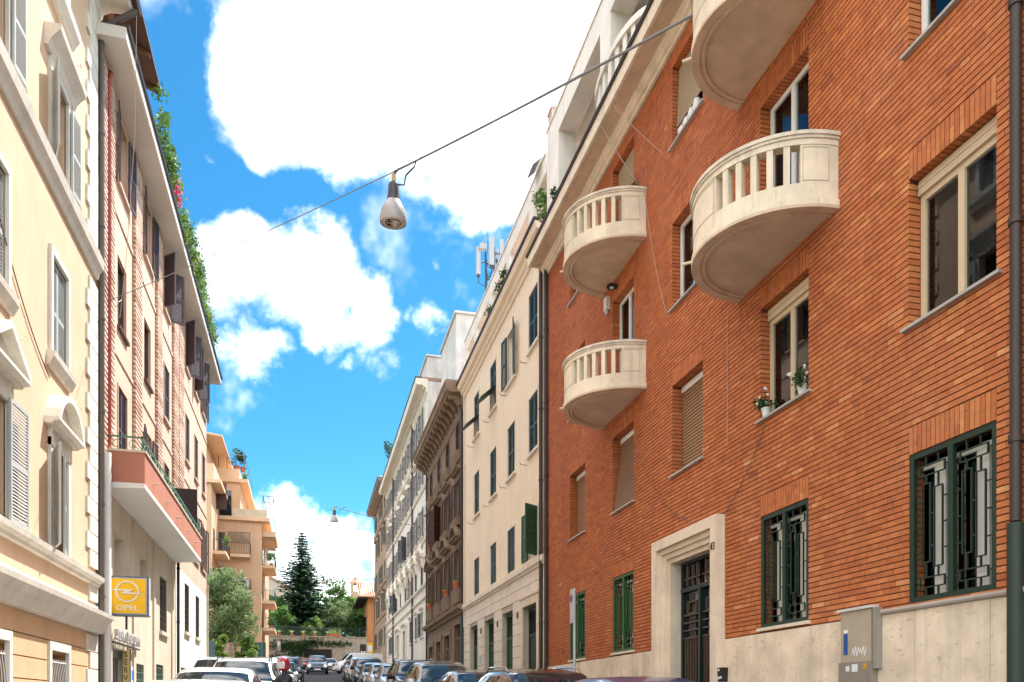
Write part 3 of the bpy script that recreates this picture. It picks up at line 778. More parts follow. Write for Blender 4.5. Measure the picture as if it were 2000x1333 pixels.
mb = MB(FR_R); mb.hexa([(23.6, 18.05, .32), (24.3, 18.05, .32), (24.3, 18.35, 0), (23.6, 18.35, 0), (23.6, 18.08, .32), (24.3, 18.08, .32), (24.3, 18.38, 0), (23.6, 18.38, 0)]); mb.build('tin_awning', mat('tin', (.3, .28, .27), .5, .2, 4), CRM)
mb = MB(FR_R)
for c in cw:
    for a, b in rows[1:]: mb.tube([(c + .85, a - .2, 0), (c + .85, a - .2, .2), (c + .85, a - .12, .24)], .012, 5)
mb.build('shutter_hooks', M_darkmetal, CRM, kind='stuff')

# ------------------------------------------------------------------ brown stone house
M_bst = mat('brown_stone', (.25, .17, .115), .9, .18, 1.5, .5, 30, streak=.5)
M_bpl = mat('brown_plaster', (.26, .18, .125), .9, .2, .9, .3, 40, streak=.55)
M_shb = flat('brown_shutter', (.075, .028, .02), .5)
BRN = thing('stone_house', 'weathered dark brown stone house with heavy bracketed cornice', 'building', (R, 42, 2.2))
u0, u1 = 36.32, 48.1
cb = [37.95, 40.9, 43.7, 46.6]; wd = 1.1
rows = [(6.95, 8.95), (10.28, 12.25), (13.5, 15.25)]
gr = [(37.0, 38.7, 1.5, 5.3, .2), (40.1, 41.8, 1.7, 5.0, .2), (42.9, 44.5, 1.9, 4.9, .2), (45.8, 47.4, 2.0, 4.8, .2)]
body(BRN, FR_R, u0, u1, .5, 15.9, [hole(c, a, b, wd) for c in cb for a, b in rows] + gr, M_bpl, dep=.18)
for c in cb: mkwin(BRN, FR_R, c, *rows[2], wd, M_shb, 'closed', M_bst, .16)
for c, s in zip(cb, ('open', 'open', 'ajar', 'side')): mkwin(BRN, FR_R, c, *rows[1], wd, M_shb, s, M_bst, .16)
for c in cb: mkwin(BRN, FR_R, c, *rows[0], wd, M_shb, 'open', M_bst, .16)
for c, k_ in zip(cb, ('seg', 'seg', 'seg', 'tri')): pediment(FR_R, c, 9.3, 2.0, k_, M_bst, BRN, .34, .62)
for c in cb:
    pediment(FR_R, c, 12.6, 1.9, 'flat', M_bst, BRN, .3)
    mb = MB(FR_R); mb.prof([(9.95, 0), (9.95, .2), (10.2, .28), (10.28, .28), (10.28, 0)], c - 1.0, c + 1.0); mb.build('sill_block', M_bst, BRN)
    mb = MB(FR_R); mb.prof([(6.3, 0), (6.3, .14), (6.8, .22), (6.95, .25), (6.95, 0)], c - .9, c + .9); mb.build('sill_block', M_bst, BRN)
    mb = MB(FR_R); mb.prof([(13.1, 0), (13.1, .1), (13.4, .2), (13.5, .22), (13.5, 0)], c - .85, c + .85); mb.build('sill_block', M_bst, BRN)
mb = MB(FR_R); mb.prof([(5.72, 0), (5.72, .1), (5.85, .16), (5.92, .32), (6.08, .36), (6.14, .1), (6.2, 0)], u0, u1); mb.build('string_course', M_bst, BRN)
mb = MB(FR_R); mb.prof([(15.0, 0), (15.05, .06), (15.4, .1), (15.5, .14), (15.9, .16), (15.9, 0)], u0, u1); mb.build('frieze', M_bst, BRN)
mb = MB(FR_R); mb.prof([(15.9, 0), (15.9, .72), (15.98, .76), (16.02, .84), (16.25, .88), (16.32, .94), (16.36, .94), (16.36, 0)], u0, u1 + .05); mb.build('cornice', M_bst, BRN)
u = u0 + .25
while u < u1:
    mb = MB(FR_R); mb.prof([(15.9, .12), (15.9, .7), (15.82, .7), (15.72, .62), (15.66, .42), (15.5, .3), (15.42, .26), (15.42, .12)], u, u + .3); mb.build('cornice_bracket', M_bst, BRN); u += .82
u = u0 + .7
while u < u1: 
    mb = MB(FR_R); mb.box(u, u + .3, 15.855, 15.9, .2, .62); mb.build('soffit_rosette', M_bst, BRN); u += .82
for a, b, c, d, e in gr:
    g0 = gz(a) - DZ
    mb = MB(FR_R); mb.box(a - .22, a, g0 - .3, d, -.02, .07); mb.box(b, b + .22, g0 - .3, d, -.02, .07); mb.box(a - .22, b + .22, d, d + .28, -.02, .072); dw = mb.build('shop_door', M_bst, BRN)
    mb = MB(FR_D); mb.box(a, b, g0, d, -.44, -.4); mb.build('door_backing', M_dark, dw)
    mb = MB(FR_D); m_ = (a + b) / 2
    for p, q in ((a + .05, m_ - .01), (m_ + .01, b - .05)): mb.box(p, q, g0, d - .7, -.4, -.35); mb.box(p + .1, q - .1, g0 + .3, d - 1.0, -.35, -.33)
    mb.build('door_leaf', M_shb, dw)
    mb = MB(FR_D); mb.box(a, b, d - .68, d - .6, -.4, -.32); mb.build('transom', M_bst, dw)
mb = MB(FR_R); mb.box(u0, u1, 16.36, 16.45, -11, .88); mb.build('roof', M_roof, BRN)
mb = MB(FR_R); mb.hexa([(37.0, 18.6, -1.2), (42.0, 18.6, -1.2), (42.0, 20.0, -4), (37.0, 20.0, -4), (37.0, 18.7, -1.2), (42.0, 18.7, -1.2), (42.0, 20.1, -4), (37.0, 20.1, -4)]); mb.build('terrace_canopy', mat('weathered_boards', (.26, .22, .18), .9, .2, 3), BRN)
for p in (37.2, 41.8):
    mb = MB(FR_R); mb.box(p - .08, p + .08, 16.4, 18.6, -1.4, -1.2); mb.build('canopy_post', M_att, BRN)
M_old = mat('stained_white_plaster', (.62, .58, .54), .9, .15, 1.2, .3, 40, streak=.75)
mb = MB(); mb.box(7.65, 10.5, 42.0, 47.0, 16.4, 22.5); mb.box(7.55, 10.6, 41.9, 47.1, 22.5, 22.62); mb.build('stair_tower', M_old, BRN)
downpipe(BRN, FR_R, 36.5, 5.9, 15.4, .1, .06); downpipe(BRN, FR_R, 36.5, 1.8, 5.6, .12, .07, M_shut); downpipe(BRN, FR_R, 47.9, 2.4, 15.4, .1, .06)

# ------------------------------------------------------------------ white house
M_wpl = mat('white_wall_plaster', (.78, .7, .61), .9, .06, .8, .2, 45, streak=.3)
M_wst = mat('white_stone', (.76, .68, .58), .9, .06, 1, .3, 40, streak=.3)
M_shgy = flat('blue_grey_shutter', (.085, .085, .1), .5)
WHT = thing('white_house', 'long white plaster house with grey shutters and ornate window heads', 'building', (R, 60, 3.4))
u0, u1 = 48.12, 74.3
cwh = [50.6, 53.5, 56.5, 59.5, 62.8, 65.9, 69.0, 72.0]; wd = 1.05
rows = [(5.75, 7.3), (8.95, 10.45), (12.05, 13.8), (15.3, 16.95), (18.4, 20.05)]
prt = [(59.0, 60.4, 2.5, 6.9, .4), (63.2, 64.6, 2.8, 6.9, .4)]
skip = {(0, 3), (0, 4)}
body(WHT, FR_R, u0, u1, 1.0, 20.8, [hole(c, a, b, wd) for i, c in enumerate(cwh) for j, (a, b) in enumerate(rows) if (j, i) not in skip] + prt, M_wpl)
st = random.Random(5)
for j, (a, b) in enumerate(rows):
    for i, c in enumerate(cwh):
        if (j, i) in skip: continue
        s = 'open' if j >= 2 else ('closed' if (i + j) % 3 else 'half')
        if (j, i) == (2, 3): s = 'ajar'
        if (j, i) == (1, 5): s = 'ajar'
        mkwin(WHT, FR_R, c, a, b, wd, M_shgy, s, M_wst, .14, pitch=.12)
        if j == 3: pediment(FR_R, c, b + .25, 1.6, 'flat', M_wst, WHT, .22)
        if j == 1:
            pediment(FR_R, c, b + .22, 1.8, 'seg' if i % 2 else 'tri', M_wst, WHT, .3, .6)
            mb = MB(FR_R)
            for s_ in (-1, 1): mb.prof([(b - .5, 0), (b - .4, .12), (b - .1, .2), (b + .22, .24), (b + .22, 0)], c + s_ * .72 - .09, c + s_ * .72 + .09)
            mb.lathe([(.0, 0), (.2, .03), (.24, .08), (.15, .16), (.0, .2)], FR_R(c, b + 1.0, .02), 10, (-1, 0, 0))
            mb.build('window_ornament', M_wst, WHT, kind='stuff')
        if j == 0: pediment(FR_R, c, b + .16, 1.4, 'flat', M_wst, WHT, .15)
for v, h_, p in ((8.0, .14, .12), (8.72, .16, .16), (14.85, .18, .12), (11.55, .14, .1), (17.85, .14, .08)):
    mb = MB(FR_R); mb.prof([(v, 0), (v, p * .6), (v + h_ * .5, p), (v + h_, p), (v + h_, 0)], u0, u1); mb.build('string_course', M_wst, WHT)
for a, b, c, d, e in prt:
    mb = MB(FR_R); mb.box(a - .3, a, 2.5, d, -.02, .12); mb.box(b, b + .3, 2.5, d, -.02, .12); mb.box(a - .3, b + .3, d, d + .3, -.02, .14); mb.prof([(d + .3, 0), (d + .3, .14), (d + .45, .3), (d + .52, .3), (d + .52, 0)], a - .45, b + .45); dw = mb.build('portal', M_wst, WHT)
    mb = MB(FR_R); mb.box(a, b, 2.4, d, -.4, -.35); mb.build('door_leaf', M_shb, dw)
mb = MB(FR_R); mb.prof([(20.3, 0), (20.4, .08), (20.62, .14), (20.7, .3), (20.78, .34), (20.78, .68), (20.84, .7), (21.1, .74), (21.16, .74), (21.16, 0)], u0 - .1, u1); mb.build('cornice', M_wst, WHT)
u = u0 + .1
while u < u1: 
    mb = MB(FR_R); mb.box(u, u + .14, 20.62, 20.74, .1, .3); mb.build('dentil', M_wst, WHT); u += .42
mb = MB(FR_R); mb.prof([(21.16, .4), (21.16, .78), (21.26, .78), (21.26, .4)], u0 - .1, u1); mb.build('gutter', M_pipe, WHT)
mb = MB(FR_R); mb.box(u0, u1, 21.1, 21.3, -11, .5); mb.build('roof', M_roof, WHT)
mb = MB(); mb.box(7.0, 13, 48.2, 52.5, 21.3, 22.75); mb.box(6.9, 13.1, 48.1, 52.6, 22.75, 22.85); mb.build('roof_block', M_old, WHT)
mb = MB(); mb.box(6.99, 18, 48.06, 48.115, 14, 21.2); mb.build('stained_gable_wall', M_old, WHT)
mb = MB(); mb.box(8.2, 9.0, 48.05, 48.19, 21.5, 22.1); mb.build('vent_recess', M_dark, WHT)
downpipe(WHT, FR_R, 54.9, 3.3, 20.6, .1, .065); downpipe(WHT, FR_R, 67.7, 4.2, 20.6, .1, .065)

# ------------------------------------------------------------------ tan house further up
M_tan = mat('tan_plaster', (.42, .31, .22), .9, .1, .8, .2, 40, streak=.3)
M_tst = mat('tan_stone', (.4, .31, .23), .9, .1, 1, .3, 40, streak=.3)
TAN_ = thing('tan_house', 'tan plaster house with deep dark eaves beyond the white house', 'building', (R, 81, 4.8))
u0, u1 = 74.32, 88
ct = [76.2, 79.4, 82.6, 85.9]; wd = 1.1
rows = [(7.3, 8.85), (10.35, 12.1), (13.5, 15.1), (16.8, 18.5), (19.9, 21.3)]
body(TAN_, FR_R, u0, u1, 2.5, 22.0, [hole(c, a, b, wd) for c in ct for a, b in rows], M_tan)
for j, (a, b) in enumerate(rows):
    for i, c in enumerate(ct):
        mkwin(TAN_, FR_R, c, a, b, wd, M_shut, 'open' if (i + j) % 2 else 'closed', M_tst, .14, pitch=.13)
        if j in (1, 3): pediment(FR_R, c, b + .16, 1.7, 'flat', M_tst, TAN_, .28)
for v in (9.9, 12.9, 19.3):
    mb = MB(FR_R); mb.prof([(v, 0), (v, .08), (v + .15, .14), (v + .22, .14), (v + .22, 0)], u0, u1); mb.build('string_course', M_tst, TAN_)
v = 9.85
while v > 4.5:
    mb = MB(FR_R); 
    xs = [u0] + [e for c in ct for e in (c - .72, c + .72)] + [u1] if 7.0 < v < 9.2 else [u0, u1]
    for a, b in zip(xs[::2], xs[1::2]):
        q = MB(FR_R); q.box(a, b, v - .42, v - .02, -.02, .035); q.build('rusticated_course', M_tst, TAN_)
    v -= .44
mb = MB(FR_R); mb.prof([(22.0, 0), (21.7, 0), (21.75, .1), (22.0, .2), (22.0, .75), (22.1, .8), (22.35, .85), (22.4, .85), (22.4, 0)], u0 - .3, u1 + .6); mb.build('cornice', mat('dark_eaves', (.2, .16, .13), .9), TAN_)
u = u0
while u < u1: 
    mb = MB(FR_R); mb.prof([(22.0, .1), (22.0, .7), (21.9, .7), (21.7, .2), (21.7, .1)], u, u + .16); mb.build('eaves_bracket', M_tst, TAN_); u += .55
mb = MB(FR_R); mb.hexa([(u0 - .3, 22.4, .9), (u1 + .6, 22.4, .9), (u1 + .6, 22.4, -11), (u0 - .3, 22.4, -11), (u0 + 2, 24, -4.6), (u1 - 3, 24, -4.6), (u1 - 3, 24, -5.4), (u0 + 2, 24, -5.4)]); mb.build('roof', M_roof, TAN_)
# ------------------------------------------------------------------ peach house (left, near)
M_peach = mat('peach_plaster', (.64, .44, .29), .9, .07, .6, .2, 55, streak=.16)
M_peach2 = mat('orange_rusticated_plaster', (.64, .4, .23), .9, .07, .8, .2, 50, streak=.18)
M_qst = mat('white_stucco_trim', (.68, .63, .54), .85, .08, 1.4, .3, 45, streak=.35)
M_shg = flat('pale_grey_shutter', (.42, .43, .41), .55)
PEA = thing('peach_house', 'peach plaster house with white stucco window frames and quoins', 'building', (-L, 18, .9))
u0, u1 = 6.0, 22.45
cp_ = [19.3, 15.6, 12.2, 8.65]
rows = [(4.76, 6.9, 1.1), (8.85, 11.0, 1.1), (13.0, 14.95, 1.1), (16.75, 18.4, 1.05)]
gw = [(c - .62, c + .62, .8, 2.55, .3) for c in cp_]
body(PEA, FR_L, u0, u1, 3.2, 19.6, [hole(c, a, b, w_, .22) for c in cp_ for a, b, w_ in rows], M_peach, dep=.22)
mb = MB(FR_L); mb.wall(u0, u1, -.6, 3.3, gw, .3, -.03); mb.build('ground_floor_wall', mat('rustication_joint', (.34, .17, .07), .9), PEA)
v = 3.22
while v > -.3:
    lo = v - .43
    xs = [u0] + [e for c in sorted(cp_) for e in (c - .78, c + .78)] + [u1] if lo < 2.7 and v > .7 else [u0, u1]
    for a, b in zip(xs[::2], xs[1::2]):
        q = MB(FR_L); q.box(a + .002, b - .002, lo + .025, v, -.05, .012); q.build('rusticated_course', M_peach2, PEA)
    v = lo
def lwin(c, a, b, w_, st, surw): return mkwin(PEA, FR_L, c, a, b, w_, M_shg, st, M_qst, surw, dep=.2, pitch=.062, surp=.07)
lwin(cp_[0], *rows[0], 'ajarL', .17); W2 = lwin(cp_[1], *rows[0], 'wideleaf', .17)
def shut(parent, uh, a, b, w, ang, d, hw=.545):
    q = MB(FR_L); leaf(q, uh, a, w, hw, b - a, math.radians(ang), d, pitch=.062); q.build('shutter', M_shg, parent)
for c in cp_[2:]: lwin(c, *rows[0], 'open', .17)
W_ = [o for o in PEA.children if o.name.startswith('window')][0]
shut(W2, cp_[1] + .46, 4.72, 6.95, .09, 2, 1, .86); shut(W2, cp_[1] - .46, 4.72, 6.95, .09, 3, -1, .86)
shut(W_, cp_[0] - .55, 4.78, 6.88, .08, 24, -1); shut(W_, cp_[0] + .55, 4.78, 6.88, -.02, 12, -1)
for i, c in enumerate(cp_):
    lwin(c, *rows[1], 'closed', .14)
    wq = lwin(c, *rows[2], 'ajarU', .16)
    lwin(c, *rows[3], 'closed', .14)
    pediment(FR_L, c, 7.28, 1.95, 'tri' if i % 2 else 'seg', M_qst, PEA, .3, .72)
    mb = MB(FR_L)
    for s_ in (-1, 1): mb.box(c + s_ * .64 - .08, c + s_ * .64 + .08, 6.9, 7.28, 0, .09)
    mb.box(c - .56, c + .56, 7.07, 7.28, 0, .06); mb.build('frieze', M_qst, PEA)
    mb = MB(FR_L); mb.prof([(15.1, 0), (15.1, .08), (15.25, .14), (15.35, .22), (15.45, .32), (15.56, .34), (15.56, 0)], c - .98, c + .98); mb.build('window_hood', M_qst, PEA)
    mb = MB(FR_L); mb.prof([(8.56, 0), (8.56, .06), (8.64, .1), (8.74, .15), (8.85, .17), (8.85, 0)], c - .82, c + .82); mb.build('sill_moulding', M_qst, PEA)
    mb = MB(FR_L); mb.prof([(16.38, 0), (16.38, .1), (16.48, .14), (16.6, .22), (16.75, .24), (16.75, 0)], c - .85, c + .85); mb.build('sill_moulding', M_qst, PEA)
    if i == 0:
        shut(wq, c - .55, 13.02, 14.9, .08, 22, -1); shut(wq, c + .62, 13.02, 14.9, .09, 4, 1)
mb = MB(FR_L); mb.prof([(3.25, 0), (3.25, .16), (3.36, .22), (3.5, .3), (3.62, .42), (3.72, .44), (3.8, .2), (3.8, 0)], u0, u1 + .05); mb.build('base_cornice', M_qst, PEA)
mb = MB(FR_L); mb.box(u0, u1, 3.8, 3.95, 0, .06); mb.build('plinth_band', M_qst, PEA)
mb = MB(FR_L); mb.prof([(4.45, 0), (4.45, .1), (4.52, .12), (4.58, .2), (4.68, .22), (4.74, .1), (4.74, 0)], u0, u1 + .02); mb.build('string_course', M_qst, PEA)
mb = MB(FR_L); mb.prof([(12.35, 0), (12.35, .06), (12.5, .1), (12.6, .18), (12.8, .22), (12.86, .12), (12.92, .1), (12.92, 0)], u0, u1 + .02); mb.build('string_course', M_qst, PEA)
v = -.2; n = 0
while v < 19.3:
    if not (3.1 < v < 3.85 or 4.3 < v < 4.8 or 12.1 < v < 12.95):
        q = MB(FR_L); q.box(u1 - (.95 if n % 2 else .72), u1 + .03, v, v + .40, -.05, .05 + rnd.uniform(0, .004)); q.build('quoin', M_qst, PEA)
    v += .425; n += 1
for c in cp_:
    mb = MB(FR_L); a, b = c - .62, c + .62
    mb.box(a - .14, a, .6, 2.6, -.05, .06); mb.box(b, b + .14, .6, 2.6, -.05, .06); mb.box(a - .14, b + .14, 2.6, 2.78, -.05, .062); gwin = mb.build('window', M_qst, PEA)
    mb = MB(FR_L); mb.box(a, b, .8, 2.6, -.3, -.27); mb.build('pane', M_dglass, gwin)
    mb = MB(FR_L)
    for k_ in range(10):
        x = a + .06 + (b - a - .12) * k_ / 9
        mb.tube([(x, 2.42, -.02), (x, 2.1, .02), (x, 1.7, .05), (x, 1.35, .16), (x, 1.0, .2), (x, .84, .1)], .011, 5)
    for v_, w_ in ((2.36, -.01), (1.75, .045), (1.0, .205)): mb.box(a, b, v_ - .012, v_ + .012, w_ - .008, w_ + .014)
    mb.build('grille', mat('white_iron', (.68, .66, .62), .5), gwin)
mb = MB(FR_L); mb.prof([(19.2, 0), (19.25, .08), (19.4, .12), (19.5, .3), (19.55, .8), (19.7, .85), (19.75, .85), (19.75, 0)], u0, u1 + .3); mb.build('eaves', M_qst, PEA)
mb = MB(FR_L); mb.prof([(19.72, .8), (19.66, .86), (19.66, .98), (19.8, 1.02), (19.8, .8)], u0, u1 + .45); mb.build('gutter', M_pipe, PEA)
mb = MB(FR_L); mb.hexa([(u0, 19.76, .9), (u1 + .4, 19.76, .9), (u1 + .4, 19.76, -11), (u0, 19.76, -11), (u0, 21.5, -4.5), (u1 + .4, 21.5, -4.5), (u1 + .4, 21.5, -5.5), (u0, 21.5, -5.5)]); mb.build('roof', M_roof, PEA)
mb = MB(FR_L); mb.tube([(u1 + .16, gz(22) - .2, .1), (u1 + .16, 18.75, .1), (u1 + .16, 18.95, .14), (u1 + .16, 19.1, .3), (u1 + .16, 19.55, .92)], .075, 12)
v = 1.8
while v < 18.5: mb.tube([(u1 + .16, v, .1), (u1 + .16, v + .07, .1)], .092, 12); v += 2.4
mb.build('downpipe', flat('grey_brown_pipe', (.1, .08, .07), .5), PEA, smooth=True)
mb = MB(FR_L)
for c in cp_:
    for v in (4.9, 8.3, 12.96, 16.3): mb.tube([(c + 1.15, v, 0), (c + 1.15, v, .12), (c + 1.22, v + .02, .16), (c + 1.2, v + .08, .14)], .014, 5)
mb.build('shutter_stays', M_qst, PEA, kind='stuff')

# ------------------------------------------------------------------ pink house with brick strips and terrace
M_pink = mat('pink_plaster', (.63, .44, .33), .9, .07, .7, .2, 50, streak=.16)
M_trv2 = mat('beige_stone_cladding', (.6, .51, .39), .85, .1, 1, .25, 40, streak=.3)
M_whpl = mat('bright_white_plaster', (.78, .74, .67), .9, .05, .7, .2, 50, streak=.06)
M_shp = flat('plum_brown_shutter', (.085, .06, .07), .5)
M_bs = mat('strip_brick', (.5, .28, .2), .85, .2, 6, .3, 60, tone=[(0, (.46, .28, .2)), (.5, (.62, .45, .35)), (1, (.7, .55, .45))])
M_soffw = mat('white_soffit_paint', (.7, .66, .6), .85, .05, .6, .1, streak=.08)
PNK = thing('pink_house', 'pink plaster house with brick strips and a long terracotta terrace', 'building', (-L, 33, 1.8))
u0, u1 = 22.75, 45.3
bays = [25.45, 29.25, 32.9, 38.3, 41.2, 44.0]
strips = [(22.8, 23.3), (23.55, 24.15), (26.84, 27.9), (30.6, 31.6), (34.2, 35.4), (35.55, 36.85)]
wd = 1.15
rows = [(8.35, 10.6), (12.3, 14.35), (16.4, 18.35)]
wl = [(c, j) for c in bays for j in range(3)]
low = []   # (u0,u1,v0,v1)
for x0, x1, ya, yb in ((223, 243, 1040, 1123), (273.5, 288, 1072, 1140)):
    a, b = yl(x0), yl(x1); low.append((a, b, 4.6, 6.3, .35))
grl = [(yl(312), yl(326), 4.15, 6.2), (yl(360.5), yl(369.6), 4.66, 6.83), (yl(382), yl(389.5), 4.7, 6.75)]
base = [(yl(264), yl(281), .7, 2.75), (yl(304), yl(319), 1.0, 2.9), (yl(353), yl(364), 1.4, 3.05), (yl(377), yl(389), 1.5, 3.1)]
GAR = (yl(208) + .05, yl(250), .3, 3.05)
US = yl(343)
body(PNK, FR_L, u0, u1, 7.2, 18.7, [hole(c, *rows[j], wd, .25) for c, j in wl], M_pink, dep=.25)
mb = MB(FR_L); mb.wall(u0, US, -.3, 7.2, low + [(*g_, .25) for g_ in grl[:1]] + [(*g_, .4) for g_ in base[:2]] + [(*GAR, .4)], .3); mb.build('ground_floor_wall', M_trv2, PNK)
mb = MB(FR_L); mb.wall(US, u1, -.3, 7.2, [(*g_, .25) for g_ in grl[1:]] + [(*g_, .4) for g_ in base[2:]], .3); mb.poly([(u1, -.3, 0), (u1, 7.2, 0), (u1, 7.2, -11), (u1, -.3, -11)]); mb.build('ground_floor_wall', M_whpl, PNK)
for a, b, c, d, e in low:
    mb = MB(FR_L); mb.box(a, b, c, d, -.36, -.3); mb.build('window_recess', mat('recess_stone', (.4, .32, .24), .9), PNK)
for a, b, c, d in grl + base:
    mb = MB(FR_L); mb.box(a, b, c, d, -.4, -.2); wn = mb.build('barred_window', M_dglass, PNK)
    mb = MB(FR_L); n = max(3, int((b - a) / .2))
    for k_ in range(n + 1): x = a + .02 + (b - a - .04) * k_ / n; mb.box(x - .011, x + .011, c, d, -.06, -.038)
    k_ = c + .1
    while k_ < d: mb.box(a, b, k_ - .012, k_ + .012, -.058, -.034); k_ += .24
    mb.build('bars', flat('brown_iron', (.06, .035, .03), .5) if c > 4 else flat('green_iron', (.12, .2, .15), .5), wn)
    mb = MB(FR_L); mb.box(a - .1, b + .1, c - .14, c, -.1, .1); mb.build('sill', M_trv2, wn)
for x in (209.5, 258, 298, 334):
    u = yl(x); mb = MB(FR_L); mb.box(u, u + .32, .2, 7.1, -.01, .06); mb.build('pilaster', M_trv2, PNK)
# roller door and vertical sign
a, b, c, d = GAR
mb = MB(FR_L); mb.box(a, a + .08, c, d, -.36, -.28); mb.box(b - .08, b, c, d, -.36, -.28); mb.box(a, b, d - .25, d, -.362, -.2); gd = mb.build('garage_door', flat('grey_steel', (.2, .2, .22), .5), PNK)
x = a + .08
q = MB(FR_L)
while x < b - .1: q.box(x, x + .085, c, d - .25, -.35, -.315); x += .1
q.build('door_slats', flat('grey_steel2', (.22, .22, .25), .5), gd)
# floor bands, brick strips, windows
for v in (11.35, 15.35):
    mb = MB(FR_L); mb.box(u0, u1, v, v + .12, -.01, .035); mb.build('floor_band', M_pink, PNK)
for i, (a, b) in enumerate(strips):
    mb = MB(FR_L); mb.tone = .5
    v = 8.3 if a > 23 else 7.3
    mb.tone = 0; mb.box(a + .02, b - .02, v, 18.7, -.02, .02)
    while v < 18.65:
        mb.tone = rnd.random(); mb.box(a, b, v, v + .08, .02, .1); v += .15
    mb.build('brick_strip', M_bs, PNK, kind='stuff')
stt = {(0, 2): 'wide', (0, 1): 'none', (0, 0): 'closed', (1, 2): 'wide', (1, 1): 'none', (1, 0): 'open', (2, 2): 'ajar', (2, 1): 'closed', (2, 0): 'closed', (3, 2): 'ajar', (3, 1): 'closed', (3, 0): 'open', (4, 2): 'ajar', (4, 1): 'closed', (4, 0): 'open', (5, 2): 'open', (5, 1): 'closed', (5, 0): 'open'}
for i, c in enumerate(bays):
    for j in range(3):
        s = stt[(i, j)]
        if s == 'wide':
            wn = mkwin(PNK, FR_L, c, *rows[j], wd, M_shp, 'none2', M_pink, .04, dep=.24, pm=mat('brown_inner_shutter', (.3, .13, .07), .7))
            for dr, an in ((-1, 9), (1, 8)):
                q = MB(FR_L); leaf(q, c + dr * (wd / 2 + .01), rows[j][0], .05, wd / 2, rows[j][1] - rows[j][0], math.radians(an), dr, pitch=.07); q.build('shutter', M_shp, wn)
        elif s == 'none': mkwin(PNK, FR_L, c, *rows[j], wd, M_shp, 'open_none', flat('brown_frame', (.1, .05, .03), .5), .0, dep=.14)
        else: mkwin(PNK, FR_L, c, *rows[j], wd, M_shp, s, M_pink, .05, dep=.2)
# eaves
mb = MB(FR_L); mb.prof([(18.6, 0), (18.6, .70), (18.62, .74), (18.9, .74), (18.9, 0)], 22.35, u1 + .05); mb.build('eaves', M_soffw, PNK)
mb = MB(FR_L); mb.prof([(18.9, .5), (18.9, .8), (18.98, .82), (19.0, .5)], 22.35, u1 + .1); mb.build('gutter', M_pipe, PNK)
mb = MB(FR_L); mb.box(22.76, u1, 18.9, 19.02, -11, .6); mb.build('roof', M_roof, PNK)
# roof canopy with dark boards
mb = MB(FR_L); mb.hexa([(22.4, 22.2, .45), (29.2, 22.2, .45), (29.2, 23.6, -3), (22.4, 23.6, -3), (22.4, 22.28, .45), (29.2, 22.28, .45), (29.2, 23.7, -3), (22.4, 23.7, -3)]); CAN = mb.build('roof_canopy', mat('dark_boards', (.1, .06, .045), .8, .2, 3), PNK)
mb = MB(FR_L)
for u in (22.6, 24.2, 25.8, 27.4, 29.0): mb.hexa([(u, 22.06, .4), (u + .1, 22.06, .4), (u + .1, 23.4, -2.9), (u, 23.4, -2.9), (u, 22.2, .4), (u + .1, 22.2, .4), (u + .1, 23.6, -2.9), (u, 23.6, -2.9)])
mb.build('rafters', mat('dark_boards2', (.16, .09, .06), .8), CAN, kind='stuff')
mb = MB(FR_L); mb.box(22.4, 29.2, 21.95, 22.12, -.5, -.35); mb.build('canopy_beam', mat('red_brown_beam', (.24, .09, .06), .7), CAN)
for u in (22.6, 28.9):
    mb = MB(FR_L); mb.box(u, u + .12, 19, 22.0, -.5, -.38); mb.build('canopy_post', mat('red_brown_beam', (.24, .09, .06), .7), CAN)
mb = MB(FR_L); mb.box(22.8, 29.2, 19, 22.9, -2.6, -2.4); mb.build('penthouse_wall', M_pink, PNK)
# terrace
M_trc = mat('terracotta_plaster', (.44, .18, .12), .9, .08, .8, .2, 40, streak=.15)
ta, tb, tp = 23.35, 35.0, 1.0
mb = MB(FR_L); mb.box(ta, tb, 7.42, 8.25, tp - .12, tp); mb.box(ta, ta + .12, 7.42, 8.25, 0, tp - .12); mb.box(tb - .12, tb, 7.42, 8.25, 0, tp - .12)
T = mb.build('terrace', M_trc, PNK)
mb = MB(FR_L); mb.box(ta - .03, tb + .03, 8.25, 8.31, tp - .16, tp + .04); mb.box(ta - .03, ta + .15, 8.25, 8.31, 0, tp - .16); mb.box(tb - .15, tb + .03, 8.25, 8.31, 0, tp - .16); mb.build('coping', M_trv2, T)
mb = MB(FR_L); mb.hexa([(ta, 7.25, 0), (tb, 7.25, 0), (tb, 7.42, 0), (ta, 7.42, 0), (ta, 7.3, tp), (tb, 7.3, tp), (tb, 7.42, tp), (ta, 7.42, tp)]); mb.build('terrace_soffit', M_soffw, T)
M_rail = flat('green_railing', (.06, .17, .12), .5)
mb = MB(FR_L); mb.box(ta, tb, 8.64, 8.68, tp - .09, tp - .05); mb.box(ta, ta + .04, 8.64, 8.68, .02, tp - .05)
x = ta
while x < tb: mb.box(x, x + .03, 8.31, 8.64, tp - .085, tp - .055); x += .9
mb.build('railing', M_rail, T)
mb = MB(FR_L)
for k_ in range(14):
    cx = ta + .3 + k_ * .82
    for s_ in (-1, 1): mb.tube([(cx + s_ * (.14 + .1 * math.cos(t)), 8.47 + .1 * math.sin(t), tp - .07) for t in [i * .55 for i in range(11)]], .01, 5)
for s_ in (.3, .7): mb.tube([(ta + .02, 8.47 + .1 * math.sin(t), s_ + .1 * math.cos(t)) for t in [i * .55 for i in range(11)]], .01, 5)
mb.build('scrollwork', M_rail, T, kind='stuff')
mb = MB(FR_L)
for k_ in range(5): u = 24.6 + k_ * 2.1; mb.tube([(u, 7.75, tp), (u, 7.75, tp + .16)], .025, 8)
mb.build('drain_spouts', M_trv2, T, kind='stuff')
